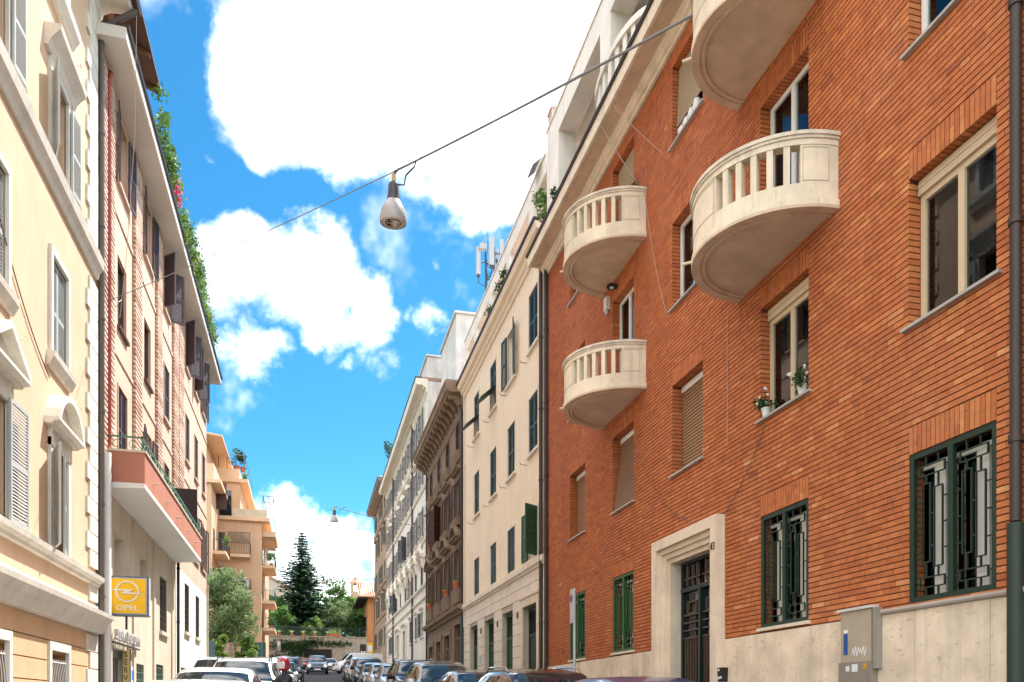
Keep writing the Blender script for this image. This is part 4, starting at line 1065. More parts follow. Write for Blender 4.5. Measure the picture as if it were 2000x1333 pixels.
mb = MB(FR_L); mb.box(34.2, 35.5, 8.2, 8.3, .1, .9); mb.box(34.2, 34.25, 8.31, 10.1, .05, .95); mb.build('privacy_screen', flat('dark_screen', (.03, .02, .02), .7), T)
mb = MB(FR_L); mb.tube([(23.43, 8.4, .09), (23.43, 18.2, .09), (23.43, 18.45, .16)], .07, 12); mb.build('red_downpipe', flat('red_pipe', (.3, .05, .03), .45), PNK, smooth=True)
mb = MB(FR_L); mb.tube([(23.05, .9, .12), (23.05, 8.1, .12)], .12, 12); mb.build('white_duct', M_whpl, PNK, smooth=True)
downpipe(PNK, FR_L, US, 1.8, 7.3, .1, .06, M_darkmetal); downpipe(PNK, FR_L, 45.0, 2.5, 7.8, .1, .05, M_trv2)

# ------------------------------------------------------------------ orange apartment block set back further up
M_org = mat('orange_plaster', (.62, .4, .25), .9, .06, .6, .2, 45, streak=.14)
M_orb = mat('orange_trim', (.7, .47, .3), .9, .06, .8, .2)
ORG = thing('apartment_block', 'orange apartment block with stepped roof terraces and balconies behind a leafy garden', 'building', (-6, 80, 4.2))
YP, XP, YQ, XQ = 78.5, -4.3, 72.7, -8.1
ZM = 18.75
frY = FRY(YP); frS = FRX(XP, 1); frQ = FRX(XQ, 1)
mb = MB(); mb.box(XQ - 1, XP, YP, 92, 2, ZM); mb.build('wall', M_org, ORG)
mb = MB(); mb.box(-20, XQ, YQ, 92, 2, 20.6); mb.build('wall', M_org, ORG)
mb = MB(); mb.box(XQ - 1, -6.2, YP + .01, 91, ZM, 22.3); mb.build('upper_floor_wall', M_org, ORG)
mb = MB(); mb.box(-20, XQ - .6, YQ + .4, 91, 20.6, 24.5); mb.build('upper_floor_wall', M_org, ORG)
def slab(name, x0, x1, y0, y1, z0, z1, m=M_orb, parent=ORG):
    q = MB(); q.box(x0, x1, y0, y1, z0, z1); return q.build(name, m, parent)
slab('cornice', XQ - .9, XP + .75, YP - .4, 93, ZM, ZM + .35); slab('cornice', -20, XQ + .8, YQ - .3, 92.5, 20.6, 20.9)
slab('cornice', XQ - .9, -5.5, YP - .35, 92, 22.3, 22.6); slab('roof_parapet', XQ - .5, -6.3, YP, 91, 22.6, 23.6); slab('terrace_parapet', -20, XQ + .2, YQ, 80, 20.9, 22.3)
mb = MB(); mb.hexa([(-20, YQ - .2, 26.2), (XQ + .9, YQ - .2, 24.6), (XQ + .9, 85, 24.6), (-20, 85, 26.2), (-20, YQ - .2, 26.4), (XQ + .9, YQ - .2, 24.75), (XQ + .9, 85, 24.75), (-20, 85, 26.4)]); mb.build('sloping_roof', M_orb, ORG)
def rail(parent, pts, z0, z1, m, sp=.14, t=.016, posts=True):
    q = MB()
    for a, b in zip(pts, pts[1:]):
        a, b = Vector(a), Vector(b); n = max(1, int((b - a).length / sp))
        q.tube([(a.x, a.y, z1), (b.x, b.y, z1)], t * 1.3, 5); q.tube([(a.x, a.y, z0 + .06), (b.x, b.y, z0 + .06)], t, 5)
        for i in range(n + 1):
            p = a.lerp(b, i / n); q.tube([(p.x, p.y, z0), (p.x, p.y, z1)], t * .8, 4)
    return q.build('railing', m, parent)
M_irn = flat('grey_iron', (.05, .06, .065), .5)
mb = MB(); x0, x1 = at(427, 0, YP).x, at(477, 0, YP).x
for i in range(4): x = x0 + (x1 - x0) * i / 3; mb.tube([(x, YP, 23.6), (x, YP, 25.0)], .04, 6)
mb.tube([(x0, YP, 24.9), (x1, YP, 24.9), (x1, 90, 24.9)], .04, 6); mb.build('roof_railing', flat('blue_grey_iron', (.1, .16, .2), .5), ORG)
def balc(x0, x1, y0, y1, z, rm, edge, ht=1.0):
    q = MB(); q.box(x0, x1, y0, y1, z - .28, z); B = q.build('balcony', M_orb, ORG)
    rail(B, edge, z, z + ht, rm); return B
def zat(x, y, Y): return at(x, y, Y).z
xa, xb = at(445, 0, YP - .9).x, at(488, 0, YP - .9).x
for yb in (1082, 1152, 1215):
    z = zat(466, yb, YP - .9)
    B = balc(xa, xb, YP - .9, YP, z, M_irn, [(xa, YP - .05), (xa, YP - .87), (xb, YP - .87), (xb, YP - .05)])
    if yb == 1082:
        q = MB(); w_ = (xb - xa)
        for i in range(-6, 14):
            for s_ in (1, -1):
                a0 = xa + i * .16; p = [(a0, z + 1.0), (a0 + s_ * 1.0, z + 2.0)]
                def cl(pt0, pt1):
                    out_ = []
                    for t in [k_ / 20 for k_ in range(21)]:
                        X = pt0[0] + (pt1[0] - pt0[0]) * t
                        if xa <= X <= xb: out_.append((X, pt0[1] + (pt1[1] - pt0[1]) * t))
                    return out_
                c_ = cl(*p)
                if len(c_) > 1: q.tube([(c_[0][0], YP - .86, c_[0][1]), (c_[-1][0], YP - .86, c_[-1][1])], .016, 4)
        for X in (xa, xb): q.tube([(X, YP - .86, z), (X, YP - .86, z + 2.0)], .025, 5)
        q.tube([(xa, YP - .86, z + 2), (xb, YP - .86, z + 2)], .025, 5); q.build('trellis', M_irn, B)
    q = MB(); q.box(xa - 1.1, xa - .25, YP - .03, YP + .0, z, z + 2.1); q.build('balcony_door', M_dglass, ORG)
for yb, zt in ((1084, 2.1), (1160, 2.1)):
    z = zat(430, yb, 75.5)
    B = balc(XQ, XQ + 1.1, 73.5, 77.4, z, M_irn, [(XQ + .02, 73.53), (XQ + 1.07, 73.53), (XQ + 1.07, 77.37)])
    q = MB(); q.box(XQ - .02, XQ + .02, 74, 75.2, z, z + zt); q.build('balcony_door', M_dglass, ORG)
for x in (430,):
    p = at(440, 975, YP); q = MB(); q.box(p.x - .55, p.x + .55, YP - .03, YP, p.z - 1.6, p.z + .8); q.build('window', M_dglass, ORG)
    q = MB(); q.box(XQ, XQ + .9, 76.2, 76.26, 19.2, 21.6); q.build('shutter', M_shb, ORG)
for ybt, Yb in ((1118, 80.5), (1186, 80.5), (1238, 80.5)):
    z = zat(528, ybt - 8, 81)
    B = balc(XP, XP + 1.15, 79.3, 84.5, z, M_rail, [(XP + .02, 79.33), (XP + 1.12, 79.33), (XP + 1.12, 84.47)])
    q = MB(); q.box(XP - .02, XP + .02, 80, 81.4, z, z + 2.2); q.build('balcony_door', M_dglass, ORG)
    q = MB(); q.box(XP - .02, XP + .03, 85.5, 86.6, z + .7, z + 2.1); q.build('window', M_shb, ORG)
z = zat(525, 1056, 81); slab('balcony_canopy', XP, XP + 1.25, 79.2, 85, z, z + .5)
slab('roof_terrace_wall', XQ + 1.2, XP + .5, YP - .3, YP - .18, ZM + .35, ZM + 1.1, mat('pale_terrace_wall', (.62, .5, .36), .9))
q = MB(); 
for X in (XP + .1, XP + 1.0):
    for Y in (79, 84): q.tube([(X, Y, ZM + .3), (X, Y, ZM + 2.6)], .035, 5)
for X in (XP + .1, XP + .55, XP + 1.0): q.tube([(X, 79, ZM + 2.6), (X, 84, ZM + 2.6)], .035, 5)
for Y in (79, 81.5, 84): q.tube([(XP + .1, Y, ZM + 2.6), (XP + 1, Y, ZM + 2.6)], .03, 5)
q.build('pergola', M_irn, ORG)
for xx in (462, 478):
    p = at(xx, 1140, YP - .5); q = MB(); q.box(p.x - .42, p.x + .42, YP - .75, YP - .4, p.z - .35, p.z + .35); A_ = q.build('air_conditioner', flat('ac_white', (.7, .68, .64), .5), ORG)
    q = MB(); q.lathe([(.26, 0), (.26, .02), (.05, .03)], (p.x - .12, YP - .752, p.z), 16, (0, -1, 0)); q.build('fan_grille', M_irn, A_)
# ------------------------------------------------------------------ foliage helpers
LM = {}
def leafset(mb, rg, c, r, n, size, shell=.55, flatz=1.0, up=.0, asp=.5):
    for _ in range(n):
        while True:
            d = Vector((rg.uniform(-1, 1), rg.uniform(-1, 1), rg.uniform(-1, 1)))
            if .05 < d.length < 1: break
        d = d.normalized() * (shell + (1 - shell) * rg.random()) if rg.random() < .8 else d
        p = Vector((c[0] + d.x * r[0], c[1] + d.y * r[1], c[2] + d.z * r[2]))
        a = Vector((rg.gauss(0, 1), rg.gauss(0, 1), rg.gauss(up, flatz))).normalized()
        b = a.cross(Vector((rg.gauss(0, 1), rg.gauss(0, 1), rg.gauss(0, 1)))).normalized()
        s = size * rg.uniform(.6, 1.4); a *= s; b *= s * asp
        mb.poly([p - a, p + b, p + a, p - b])
def tree(name, label, base, ht, crown, lm, n, size, seed, trunk=(.2, .09), clumps=26, cat='tree', group=None, low=.35, barkc=(.09, .065, .045), asp=.5, airy=1.0):
    rg = random.Random(seed); base = Vector(base)
    T = thing(name, label, cat, base, group)
    mb = MB(); top_ = base + Vector((rg.uniform(-.3, .3), 0, ht * .75)); mid = base.lerp(top_, .5) + Vector((rg.uniform(-.15, .15), rg.uniform(-.15, .15), 0))
    mb.tube([base - Vector((0, 0, .2)), base.lerp(mid, .6), mid, top_], [trunk[0], trunk[0] * .8, trunk[0] * .6, trunk[1] * .4], 8)
    cs = []
    cx = base + Vector((0, 0, ht * (low + 1) / 2)); cr = (crown[0], crown[1], ht * (1 - low) / 2)
    for i in range(clumps):
        d = Vector((rg.gauss(0, 1), rg.gauss(0, 1), rg.gauss(0, 1))).normalized() * rg.uniform(.35, .92)
        p = cx + Vector((d.x * cr[0], d.y * cr[1], d.z * cr[2])); cs.append((p, rg.uniform(.22, .42)))
        if i % 2 == 0: mb.tube([mid.lerp(top_, rg.random()), mid.lerp(p, .6) + Vector((0, 0, .2)), p], [trunk[1] * .6, trunk[1] * .35, .015], 5)
    mb.build('trunk', mat('bark_%d' % int(barkc[0] * 1000), barkc, .9, .25, 4, .5), T)
    lf = MB(); sc = (cr[0] + cr[1] + cr[2]) / 3
    for p, q in cs: leafset(lf, rg, p, (sc * q, sc * q, sc * q * .8 * airy), n // clumps, size, .45, asp=asp)
    lf.build('crown', lm, T, kind='stuff')
    return T
M_lv_ol = leafmat('olive_leaf', (.1, .17, .06), (.33, .42, .2))
M_lv_br = leafmat('bright_leaf', (.11, .2, .035), (.3, .4, .1))
M_lv_dk = leafmat('dark_leaf', (.015, .05, .018), (.06, .13, .035))
M_lv_md = leafmat('mid_leaf', (.05, .13, .03), (.16, .28, .06))
M_lv_cn = leafmat('conifer_needle', (.02, .065, .045), (.1, .19, .11))
M_lv_cn2 = leafmat('conifer_tip', (.06, .14, .06), (.2, .3, .13))
M_lv_pl = leafmat('pale_leaf', (.2, .32, .1), (.42, .52, .22))

# ------------------------------------------------------------------ end of the street: garden wall, trees, houses
M_gw = mat('old_wall_masonry', (.34, .27, .2), .95, .3, 2.2, .8, 6, streak=.6, col2=(.5, .42, .32), spots=.7)
GWY = 104.0
GA, GB = at(523, 0, GWY).x - 8, at(718, 0, GWY).x
GT = at(620, 1243, GWY).z
GWL = thing('garden_wall', 'old stone garden wall closing off the end of the street', 'wall', ((GA + GB) / 2, GWY, 5.9))
mb = MB(); mb.box(GA, GB, GWY, GWY + .8, 4.5, GT - .12); mb.build('masonry', M_gw, GWL)
x = GA; rg = random.Random(2)
while x < GB:
    w_ = rg.uniform(.9, 1.3); q = MB(); q.box(x + .01, min(x + w_, GB) - .01, GWY - .08, GWY + .9, GT - .12, GT + rg.uniform(-.02, .03)); q.build('coping_stone', M_gw, GWL); x += w_
lf = MB()
for px, py, rx, rz, n in ((560, 1262, 2.6, .9, 700), (590, 1268, 2.2, 1.2, 700), (610, 1255, 2, .7, 350), (655, 1258, 2.4, .5, 260), (540, 1285, 2.0, .6, 260), (570, 1285, 1.6, .9, 300)):
    p = at(px, py, GWY); leafset(lf, rg, (p.x, GWY - .12, p.z), (rx, .16, rz), n, .14, .1)
lf.build('wall_creeper', M_lv_dk, GWL, kind='stuff')
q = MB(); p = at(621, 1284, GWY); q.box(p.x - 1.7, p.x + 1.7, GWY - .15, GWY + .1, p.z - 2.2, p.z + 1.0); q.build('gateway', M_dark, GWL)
# fence on the wall
FEN = thing('wire_fence', 'low green wire mesh fence standing along the top of the garden wall', 'fence', ((GA + GB) / 2, GWY + .5, GT))
x = GA + 6
while x < GB:
    q = MB(); q.tube([(x, GWY + .5, GT), (x, GWY + .5, GT + 1.25)], .035, 6); q.build('post', M_irn, FEN); x += 1.9
q = MB()
for i in range(int((GB - GA - 6) / .16)): X = GA + 6 + i * .16; q.tube([(X, GWY + .5, GT + .05), (X, GWY + .5, GT + 1.2)], .009, 3, False)
for i in range(9): q.tube([(GA + 6, GWY + .5, GT + .08 + i * .14), (GB, GWY + .5, GT + .08 + i * .14)], .009, 3, False)
q.build('mesh_panel', flat('green_wire', (.03, .08, .06), .6), FEN, kind='stuff')
# agave pots on the wall
for i, px in enumerate((545, 570, 592, 615, 640)):
    p = at(px, 1242, GWY + .25); T = thing('agave_plant', 'small pale spiky plant on the garden wall ' + ('at its creeper covered end', 'left of the conifer trunk', 'in front of the conifer trunk', 'right of the conifer trunk', 'beside the planter box')[i], 'plant', (p.x, GWY + .25, GT), 'spiky plants on the garden wall')
    q = MB(); q.lathe([(.16, 0), (.2, .22), (.22, .24), (.22, .28), (.18, .28)], (p.x, GWY + .25, GT + .03), 10); q.build('pot', M_terra, T)
    q = MB()
    for k_ in range(14):
        a = k_ * 2.4; r_ = .42 + .1 * (k_ % 3); c_ = Vector((p.x, GWY + .25, GT + .3)); d = Vector((math.cos(a), math.sin(a), .0)); s_ = Vector((-d.y, d.x, 0)) * .035
        e = c_ + d * r_ + Vector((0, 0, .45 - .02 * k_)); m_ = c_ + d * r_ * .5 + Vector((0, 0, .32))
        q.poly([c_ - s_, c_ + s_, m_ + s_]); q.poly([c_ - s_, m_ + s_, m_ - s_]); q.poly([m_ - s_, m_ + s_, e])
    q.build('leaves', M_lv_pl, T)
p = at(655, 1240, GWY + .3); T = thing('planter_box', 'terracotta planter box with dry grass on the garden wall', 'planter', (p.x, GWY + .3, GT))
q = MB(); q.box(p.x - .8, p.x + .8, GWY + .05, GWY + .45, GT + .03, GT + .35); q.build('box', M_terra, T)
q = MB(); rg = random.Random(8)
for k_ in range(90):
    a = Vector((p.x + rg.uniform(-.75, .75), GWY + .25, GT + .35)); e = a + Vector((rg.gauss(0, .25), rg.gauss(0, .1), rg.uniform(.4, 1.0))); q.poly([a - Vector((.02, 0, 0)), a + Vector((.02, 0, 0)), e])
q.build('grass', M_lv_pl, T, kind='stuff')
GG = GT - .3
strip('garden', [-60, 0, 60], GWY + .8, 190, M_soil, GG - gz(150), step=30)
# conifer
def conifer(base, ht, rad, seed):
    rg = random.Random(seed); base = Vector(base)
    T = thing('conifer_tree', 'tall dark pointed conifer rising above the garden wall', 'tree', base)
    q = MB(); q.tube([base - Vector((0, 0, .3)), base + Vector((0, 0, ht * .5)), base + Vector((0, 0, ht))], [.32, .18, .02], 8); q.build('trunk', mat('bark_90', (.09, .065, .045), .9, .25, 4, .5), T)
    lf = MB(); tp = MB(); n = 40
    for i in range(n):
        t = i / n; z = ht * (.1 + .88 * t); r = rad * (1 - t) ** .72 * rg.uniform(.62, 1.3) + .03
        nb = 18 if t < .7 else 10
        for b in range(nb):
            a = 2 * math.pi * (b + rg.random() * .7) / nb + i * 1.3; rr = r * rg.uniform(.5, 1.35); m = max(3, int(rr / .22))
            d = Vector((math.cos(a), math.sin(a), 0)); s_ = Vector((-d.y, d.x, 0))
            for k_ in range(m):
                f = (k_ + .6) / m; p = base + Vector((0, 0, z - .25 * rr * f + .18 * rr * f * f * f)) + d * rr * f
                for side in (-1, 1, 0):
                    ln = (.55 * (1 - f * .5) + .2) * rg.uniform(.7, 1.3) * (1 - .6 * t); dirn = (d * (.55 if side else 1) + s_ * side * .8 + Vector((0, 0, rg.uniform(-.25, .2)))).normalized()
                    w_ = dirn.cross(Vector((rg.gauss(0, .3), rg.gauss(0, .3), 1))).normalized() * .17
                    (tp if f > .8 and rg.random() < .5 else lf).poly([p - w_ * .4, p + dirn * ln * .5 - w_, p + dirn * ln, p + dirn * ln * .5 + w_])
    lf.build('crown', M_lv_cn, T, kind='stuff'); tp.build('branch_tips', M_lv_cn2, T, kind='stuff')
p = at(590, 1243, 113); ptop = at(589, 1033, 113)
conifer((p.x, 113, GG), ptop.z - GG, 4.4, 4)
def gtree(px, Y, topy, wpx, lm, n, size, seed, name, label, low=.2, asp=.5, cl=30):
    p = at(px, 1243, Y); t = at(px, topy, Y); rad = wpx / 2 * Y / F_PX
    return tree(name, label, (p.x, Y, GG), t.z - GG, (rad, rad * .8), lm, n, size, seed, (.22, .1), cl, 'tree', None, low, asp=asp)
gtree(658, 111, 1168, 60, M_lv_ol, 5200, .16, 21, 'olive_tree', 'round grey green olive tree on the garden wall beside the conifer', .15, .3)
gtree(655, 120, 1128, 66, M_lv_md, 3600, .2, 22, 'acacia_tree', 'airy mid green tree rising behind the olive tree', .3)
gtree(690, 116, 1160, 44, M_lv_md, 3000, .2, 27, 'laurel_tree', 'bright green bushy tree beside the far orange house', .1)
gtree(700, 109, 1195, 30, M_lv_dk, 2600, .16, 23, 'yew_tree', 'dark green yew in the shade of the far orange house', .03)
gtree(540, 112, 1152, 46, M_lv_md, 3200, .2, 24, 'lime_tree', 'broadleaf green tree left of the conifer', .1)
gtree(548, 108, 1182, 60, M_lv_md, 3600, .18, 25, 'holm_oak', 'dense mid green tree in front of the broadleaf one left of the conifer', .05)
gtree(612, 109, 1205, 46, M_lv_br, 2600, .16, 26, 'laburnum_bush', 'sunlit yellow green bush at the foot of the conifer', .03)
gtree(520, 118, 1165, 60, M_lv_dk, 3000, .2, 28, 'bay_tree', 'dark green tree behind the orange apartment block corner', .1)
for i, (px, ty, wp, lm_, lb) in enumerate(((535, 1170, 70, M_lv_dk, 'dark tree crown filling the gap behind the lime tree'), (575, 1165, 70, M_lv_dk, 'dark tree crown behind the conifer trunk'), (618, 1160, 70, M_lv_md, 'mid green crown behind the conifer and olive'), (660, 1150, 70, M_lv_dk, 'dark green crown behind the olive tree'), (702, 1168, 70, M_lv_md, 'mid green crown beside the far bell tower'))):
    gtree(px, 126 + i % 2 * 3, ty, wp, lm_, 3200, .28, 60 + i, 'garden_tree', lb, .0, .6, 34)
# far houses
FH = thing('far_house', 'small orange house with a tiled hip roof at the end of the street', 'building', (10, 108, 6))
ex = at(718, 0, 104.9).x
mb = MB(); mb.box(ex, 22, 104.9, 114, 4.5, 15.5); mb.build('wall', mat('far_orange_plaster', (.55, .24, .1), .9, .08, .6, .2, streak=.2), FH)
mb = MB(); mb.hexa([(ex - 1.3, 103.8, 15.4), (23, 103.8, 15.4), (23, 115, 15.4), (ex - 1.3, 115, 15.4), (ex + 4, 109, 18.2), (19, 109, 18.2), (19, 110, 18.2), (ex + 4, 110, 18.2)]); RF = mb.build('roof', mat('tile_roof', (.45, .26, .18), .9, .25, 2, .6, 4), FH)
q = MB(); X = ex - 1.2
while X < 13: q.tube([(X, 103.75, 15.45), (X + .0, 103.75 + 4.5, 15.45 + 2.45)], .09, 6); X += .28
q.build('roof_tiles', mat('tile_roof', (.45, .26, .18)), RF, kind='stuff')
mb = MB(); mb.box(ex - 1.28, ex, 103.85, 115, 15.2, 15.38); mb.build('eaves', M_dark, FH)
for Y, z in ((107, 12.3), (110.5, 12.3), (107, 9), (110.5, 9)):
    mb = MB(); mb.box(ex - .06, ex - .002, Y - .6, Y + .6, z - .9, z + .9); mb.build('window', M_shutg, FH)
mb = MB(); mb.tube([(ex + .9, 104.8, 5), (ex + .9, 104.8, 15.3)], .06, 6); mb.build('downpipe', M_pipe, FH)
p = at(695, 1150, 135); BT = thing('bell_tower', 'small distant brick bell tower above the garden trees', 'tower', (p.x, 135, 8))
z = p.z
mb = MB(); mb.box(p.x - .8, p.x + .8, 134, 135.6, 8, z - .6)
for s_ in (-1, 1): mb.box(p.x + s_ * .6 - .2, p.x + s_ * .6 + .2, 134, 135.6, z - .6, z + .6)
mb.box(p.x - .8, p.x + .8, 134, 135.6, z + .6, z + .8); mb.build('shaft', mat('tower_brick', (.5, .33, .22), .9), BT)
mb = MB(); mb.lathe([(1.25, z + .8), (1.1, z + .95), (.5, z + 1.5), (.05, z + 2.0)], (p.x, 134.8, 0), 4); mb.build('roof', mat('tile_roof', (.45, .26, .18)), BT)
p = at(525, 1125, 140); GH = thing('gabled_house', 'pale stone gabled house far behind the garden trees', 'building', (p.x - 6, 140, 8))
zr0, zr1 = at(525, 1122, 140).z, at(565, 1150, 140).z; xe = at(570, 0, 140).x
mb = MB(FRY(140)); mb.extr([(p.x - 12, 8), (xe, 8), (xe, zr1 - DZ), (p.x - 1, zr0 - DZ), (p.x - 12, zr1 - DZ)], -9, 0); mb.build('wall', mat('pale_far_stone', (.5, .42, .34), .9, .1, .5, .2), GH)
mb = MB(); mb.hexa([(p.x - 1, 139.6, zr0), (xe + .5, 139.6, zr1 - .3), (xe + .5, 149.5, zr1 - .3), (p.x - 1, 149.5, zr0), (p.x - 1, 139.6, zr0 + .3), (xe + .5, 139.6, zr1), (xe + .5, 149.5, zr1), (p.x - 1, 149.5, zr0 + .3)]); mb.build('roof', mat('tile_roof', (.45, .26, .18)), GH)

# ------------------------------------------------------------------ front garden of the orange block
yb_ = 55
base = at(440, 1290, yb_); g0 = gz(yb_)
tree('oleander_tree', 'big grey green bushy tree leaning out in front of the orange apartment block', (base.x - .1, yb_, g0), 7.4, (2.25, 2.2), M_lv_ol, 15000, .12, 31, (.16, .08), 46, low=.22, asp=.32)
tree('privet_bush', 'bright green leafy bush beside the brick gate pillar', (at(478, 0, 60).x, 60, gz(60)), 3.2, (1.1, .9), M_lv_br, 2400, .13, 32, (.07, .04), 18, 'bush', low=.15)
tree('ivy_bush', 'yellow green creeper bush between fence and brick gate pillar', (at(431, 0, 52).x, 52, gz(52)), 3.4, (.45, .5), M_lv_br, 1800, .11, 33, (.05, .03), 14, 'bush', low=.05)
for i, px in enumerate((443, 451)):
    p = at(px, 1290, 54); PL = thing('gate_pillar', 'slim red brick gate pillar in front of the garden of the orange block', 'pillar', (p.x, 54 + i * .5, gz(54)), 'brick gate pillars')
    z = gz(54) - .1; zt = at(px, 1256, 54).z
    while z < zt:
        q = MB(); q.tone = rnd.random(); q.box(p.x - .14, p.x + .14, 53.86 + i * .5, 54.14 + i * .5, z, z + .066); q.build('brick', M_bs, PL); z += .075
    q = MB(); q.box(p.x - .13, p.x + .13, 53.87 + i * .5, 54.13 + i * .5, gz(54) - .1, zt); q.build('core', M_mortar, PL)
p0 = at(404, 0, 46.5); p1 = at(420, 0, 50)
FN = thing('metal_fence', 'dark blue green sheet metal fence beside the white wall of the pink house', 'fence', ((p0.x + p1.x) / 2, 48, gz(48)))
n = 8
for i in range(n):
    a, b = p0.lerp(p1, i / n), p0.lerp(p1, (i + .96) / n); q = MB()
    q.hexa([(a.x, a.y, gz(a.y)), (b.x, b.y, gz(b.y)), (b.x, b.y + .04, gz(b.y)), (a.x, a.y + .04, gz(a.y)), (a.x, a.y, gz(a.y) + 2.5), (b.x, b.y, gz(b.y) + 2.5), (b.x, b.y + .04, gz(b.y) + 2.5), (a.x, a.y + .04, gz(a.y) + 2.5)]); q.build('panel', flat('blue_green_sheet', (.02, .06, .07), .5), FN)
FN2 = thing('green_gate', 'dark green panel gate behind the bright bush', 'gate', (at(490, 0, 62).x, 62, gz(62)))
p = at(470, 0, 62); q = MB()
for i in range(6): q = MB(); q.box(p.x + i * .3, p.x + i * .3 + .28, 62, 62.05, gz(62), gz(62) + 2.6); q.build('panel', flat('green_sheet', (.03, .09, .09), .5), FN2)
# low wall in front of the orange block
q = MB(); q.box(at(497, 0, 70).x, XP + .2, 70, 78.4, gz(70) - .3, gz(78) + 1.4); top(q.build('boundary_wall', M_orb), 'low plastered boundary wall below the orange apartment block', 'wall')
# ivy along the roof of the pink house
lf = MB(); rg = random.Random(17); fl = MB()
for i in range(70):
    u = rg.uniform(28.8, 42.5); n = 60 if u < 39 else 25
    z = 19.0 + rg.uniform(.1, 1.3) * (1 if u < 38 else .5)
    leafset(lf, rg, FR_L(u, z, .62 + rg.uniform(-.2, .25)), (.3, .45, .5), n * 2, rg.choice((.04, .055, .075)), .1)
for i in range(10): leafset(lf, rg, FR_L(29 + rg.uniform(-.3, .6), 19.2 + i * .3, .5), (.3, .35, .3), 55, .075, .3)
q_ = MB()
for i in range(30):
    u = rg.uniform(29, 42); q_.tube([FR_L(u, 19.0, .5), FR_L(u + rg.uniform(-.4, .4), 19.6, .7), FR_L(u + rg.uniform(-.8, .8), 19.2 + rg.uniform(-.4, 1.2), .95)], [.02, .012, .005], 5)
IV = thing('roof_ivy', 'leafy climbing plants spilling over the white eaves of the pink house', 'plant', FR_L(35, 18.9, .6))
lf.build('leaves', M_lv_md, IV, kind='stuff'); q_.build('stems', mat('bark_90', (.09, .065, .045)), IV, kind='stuff')
lf = MB()
for i in range(26):
    u = rg.uniform(29.5, 41); leafset(lf, rg, FR_L(u, 19.3 + rg.uniform(-.3, .7), .8), (.2, .3, .3), 40, .07, .3)
lf.build('sunlit_leaves', M_lv_br, IV, kind='stuff')
for i in range(7): leafset(fl, rg, FR_L(29.9 + rg.uniform(-.4, .5), 19.3 + rg.uniform(-.2, .5), .85), (.12, .12, .12), 14, .06, .2)
fl.build('flowers', leafmat('pink_petal', (.6, .05, .15), (.8, .2, .3)), IV, kind='stuff')
def shrub(name, label, c, r, n, size, lm, seed, pot=None, cat='plant', group=None):
    c = Vector(c); T = thing(name, label, cat, c, group); rg = random.Random(seed); q = MB()
    for k_ in range(7): e = c + Vector((rg.uniform(-1, 1) * r[0] * .8, rg.uniform(-1, 1) * r[1] * .8, r[2] * rg.uniform(.8, 1.9))); q.tube([c + Vector((0, 0, pot or 0)), c.lerp(e, .5), e], [.014, .01, .004], 4)
    q.build('stems', mat('bark_90', (.09, .065, .045)), T)
    lf = MB(); 
    for k_ in range(8): leafset(lf, rg, c + Vector((rg.uniform(-.6, .6) * r[0], rg.uniform(-.6, .6) * r[1], (pot or 0) + r[2] * rg.uniform(.5, 1.7))), (r[0] * .5, r[1] * .5, r[2] * .45), n // 8, size, .3)
    lf.build('leaves', lm, T, kind='stuff')
    if pot: q = MB(); q.lathe([(pot * .5, 0), (pot * .72, pot * .9), (pot * .8, pot * .9), (pot * .8, pot), (pot * .66, pot)], c, 12); q.build('pot', M_terra, T)
    return T
# roof plants on the cream house and brick house, balcony plants
for i, (px, py, lb) in enumerate(((1053, 440, 'leafy green shrub between the white terrace pillars next to the brick house'), (983, 560, 'dark green shrub at the second white terrace pillar'), (962, 590, 'small shrub at the far white terrace pillar'))):
    p = onx(px, py, R - .05); shrub('terrace_shrub', lb, (R + .15, p.y, 16.35), (.5, .5, .55 if i < 2 else .4), 420, .07, M_lv_md if i == 0 else M_lv_dk, 40 + i, .2)
p = onx(1102, 340, R - .1); shrub('terrace_shrub', 'small dark shrub on the cornice at the end of the brick house attic', (R - .2, p.y, zb + .15), (.35, .35, .35), 260, .06, M_lv_dk, 47, .15)
shrub('roof_garden_plant', 'blue green potted shrub on the railed roof terrace of the orange block', (at(462, 0, 79).x, 79, 23.6), (.7, .6, .9), 420, .09, M_lv_dk, 50, .4)
shrub('roof_garden_plant', 'potted shrub near the corner post of the orange block roof terrace', (at(475, 0, 79.4).x, 79.4, 23.6), (.5, .5, .8), 320, .09, M_lv_dk, 51, .4)
shrub('roof_garden_plant', 'yellow green plant hanging beside the roof terrace of the orange block', (-6.0, 80.5, 22.6), (.35, .4, .5), 260, .09, M_lv_br, 52, .3)
zz = zat(430, 1084, 75.5)
shrub('balcony_plant', 'climbing green plant on the side balcony of the orange block', (XQ + 1.0, 75.0, zz), (.35, .6, .7), 420, .09, M_lv_br, 53, .3)
shrub('balcony_plant', 'potted green plants on the upper street balcony of the orange block', (XP + .8, 80.2, zat(528, 1110, 81)), (.45, .8, .6), 420, .09, M_lv_md, 54, .3)
shrub('balcony_plant', 'small potted plant on the lowest street balcony of the orange block', (XP + .8, 80.2, zat(528, 1230, 81)), (.4, .6, .4), 240, .09, M_lv_md, 55, .3)
shrub('roof_bush', 'twiggy bush on the roof edge of the white house', (R - .3, 66, 21.35), (.8, 1.4, .8), 420, .1, M_lv_dk, 56, .3)
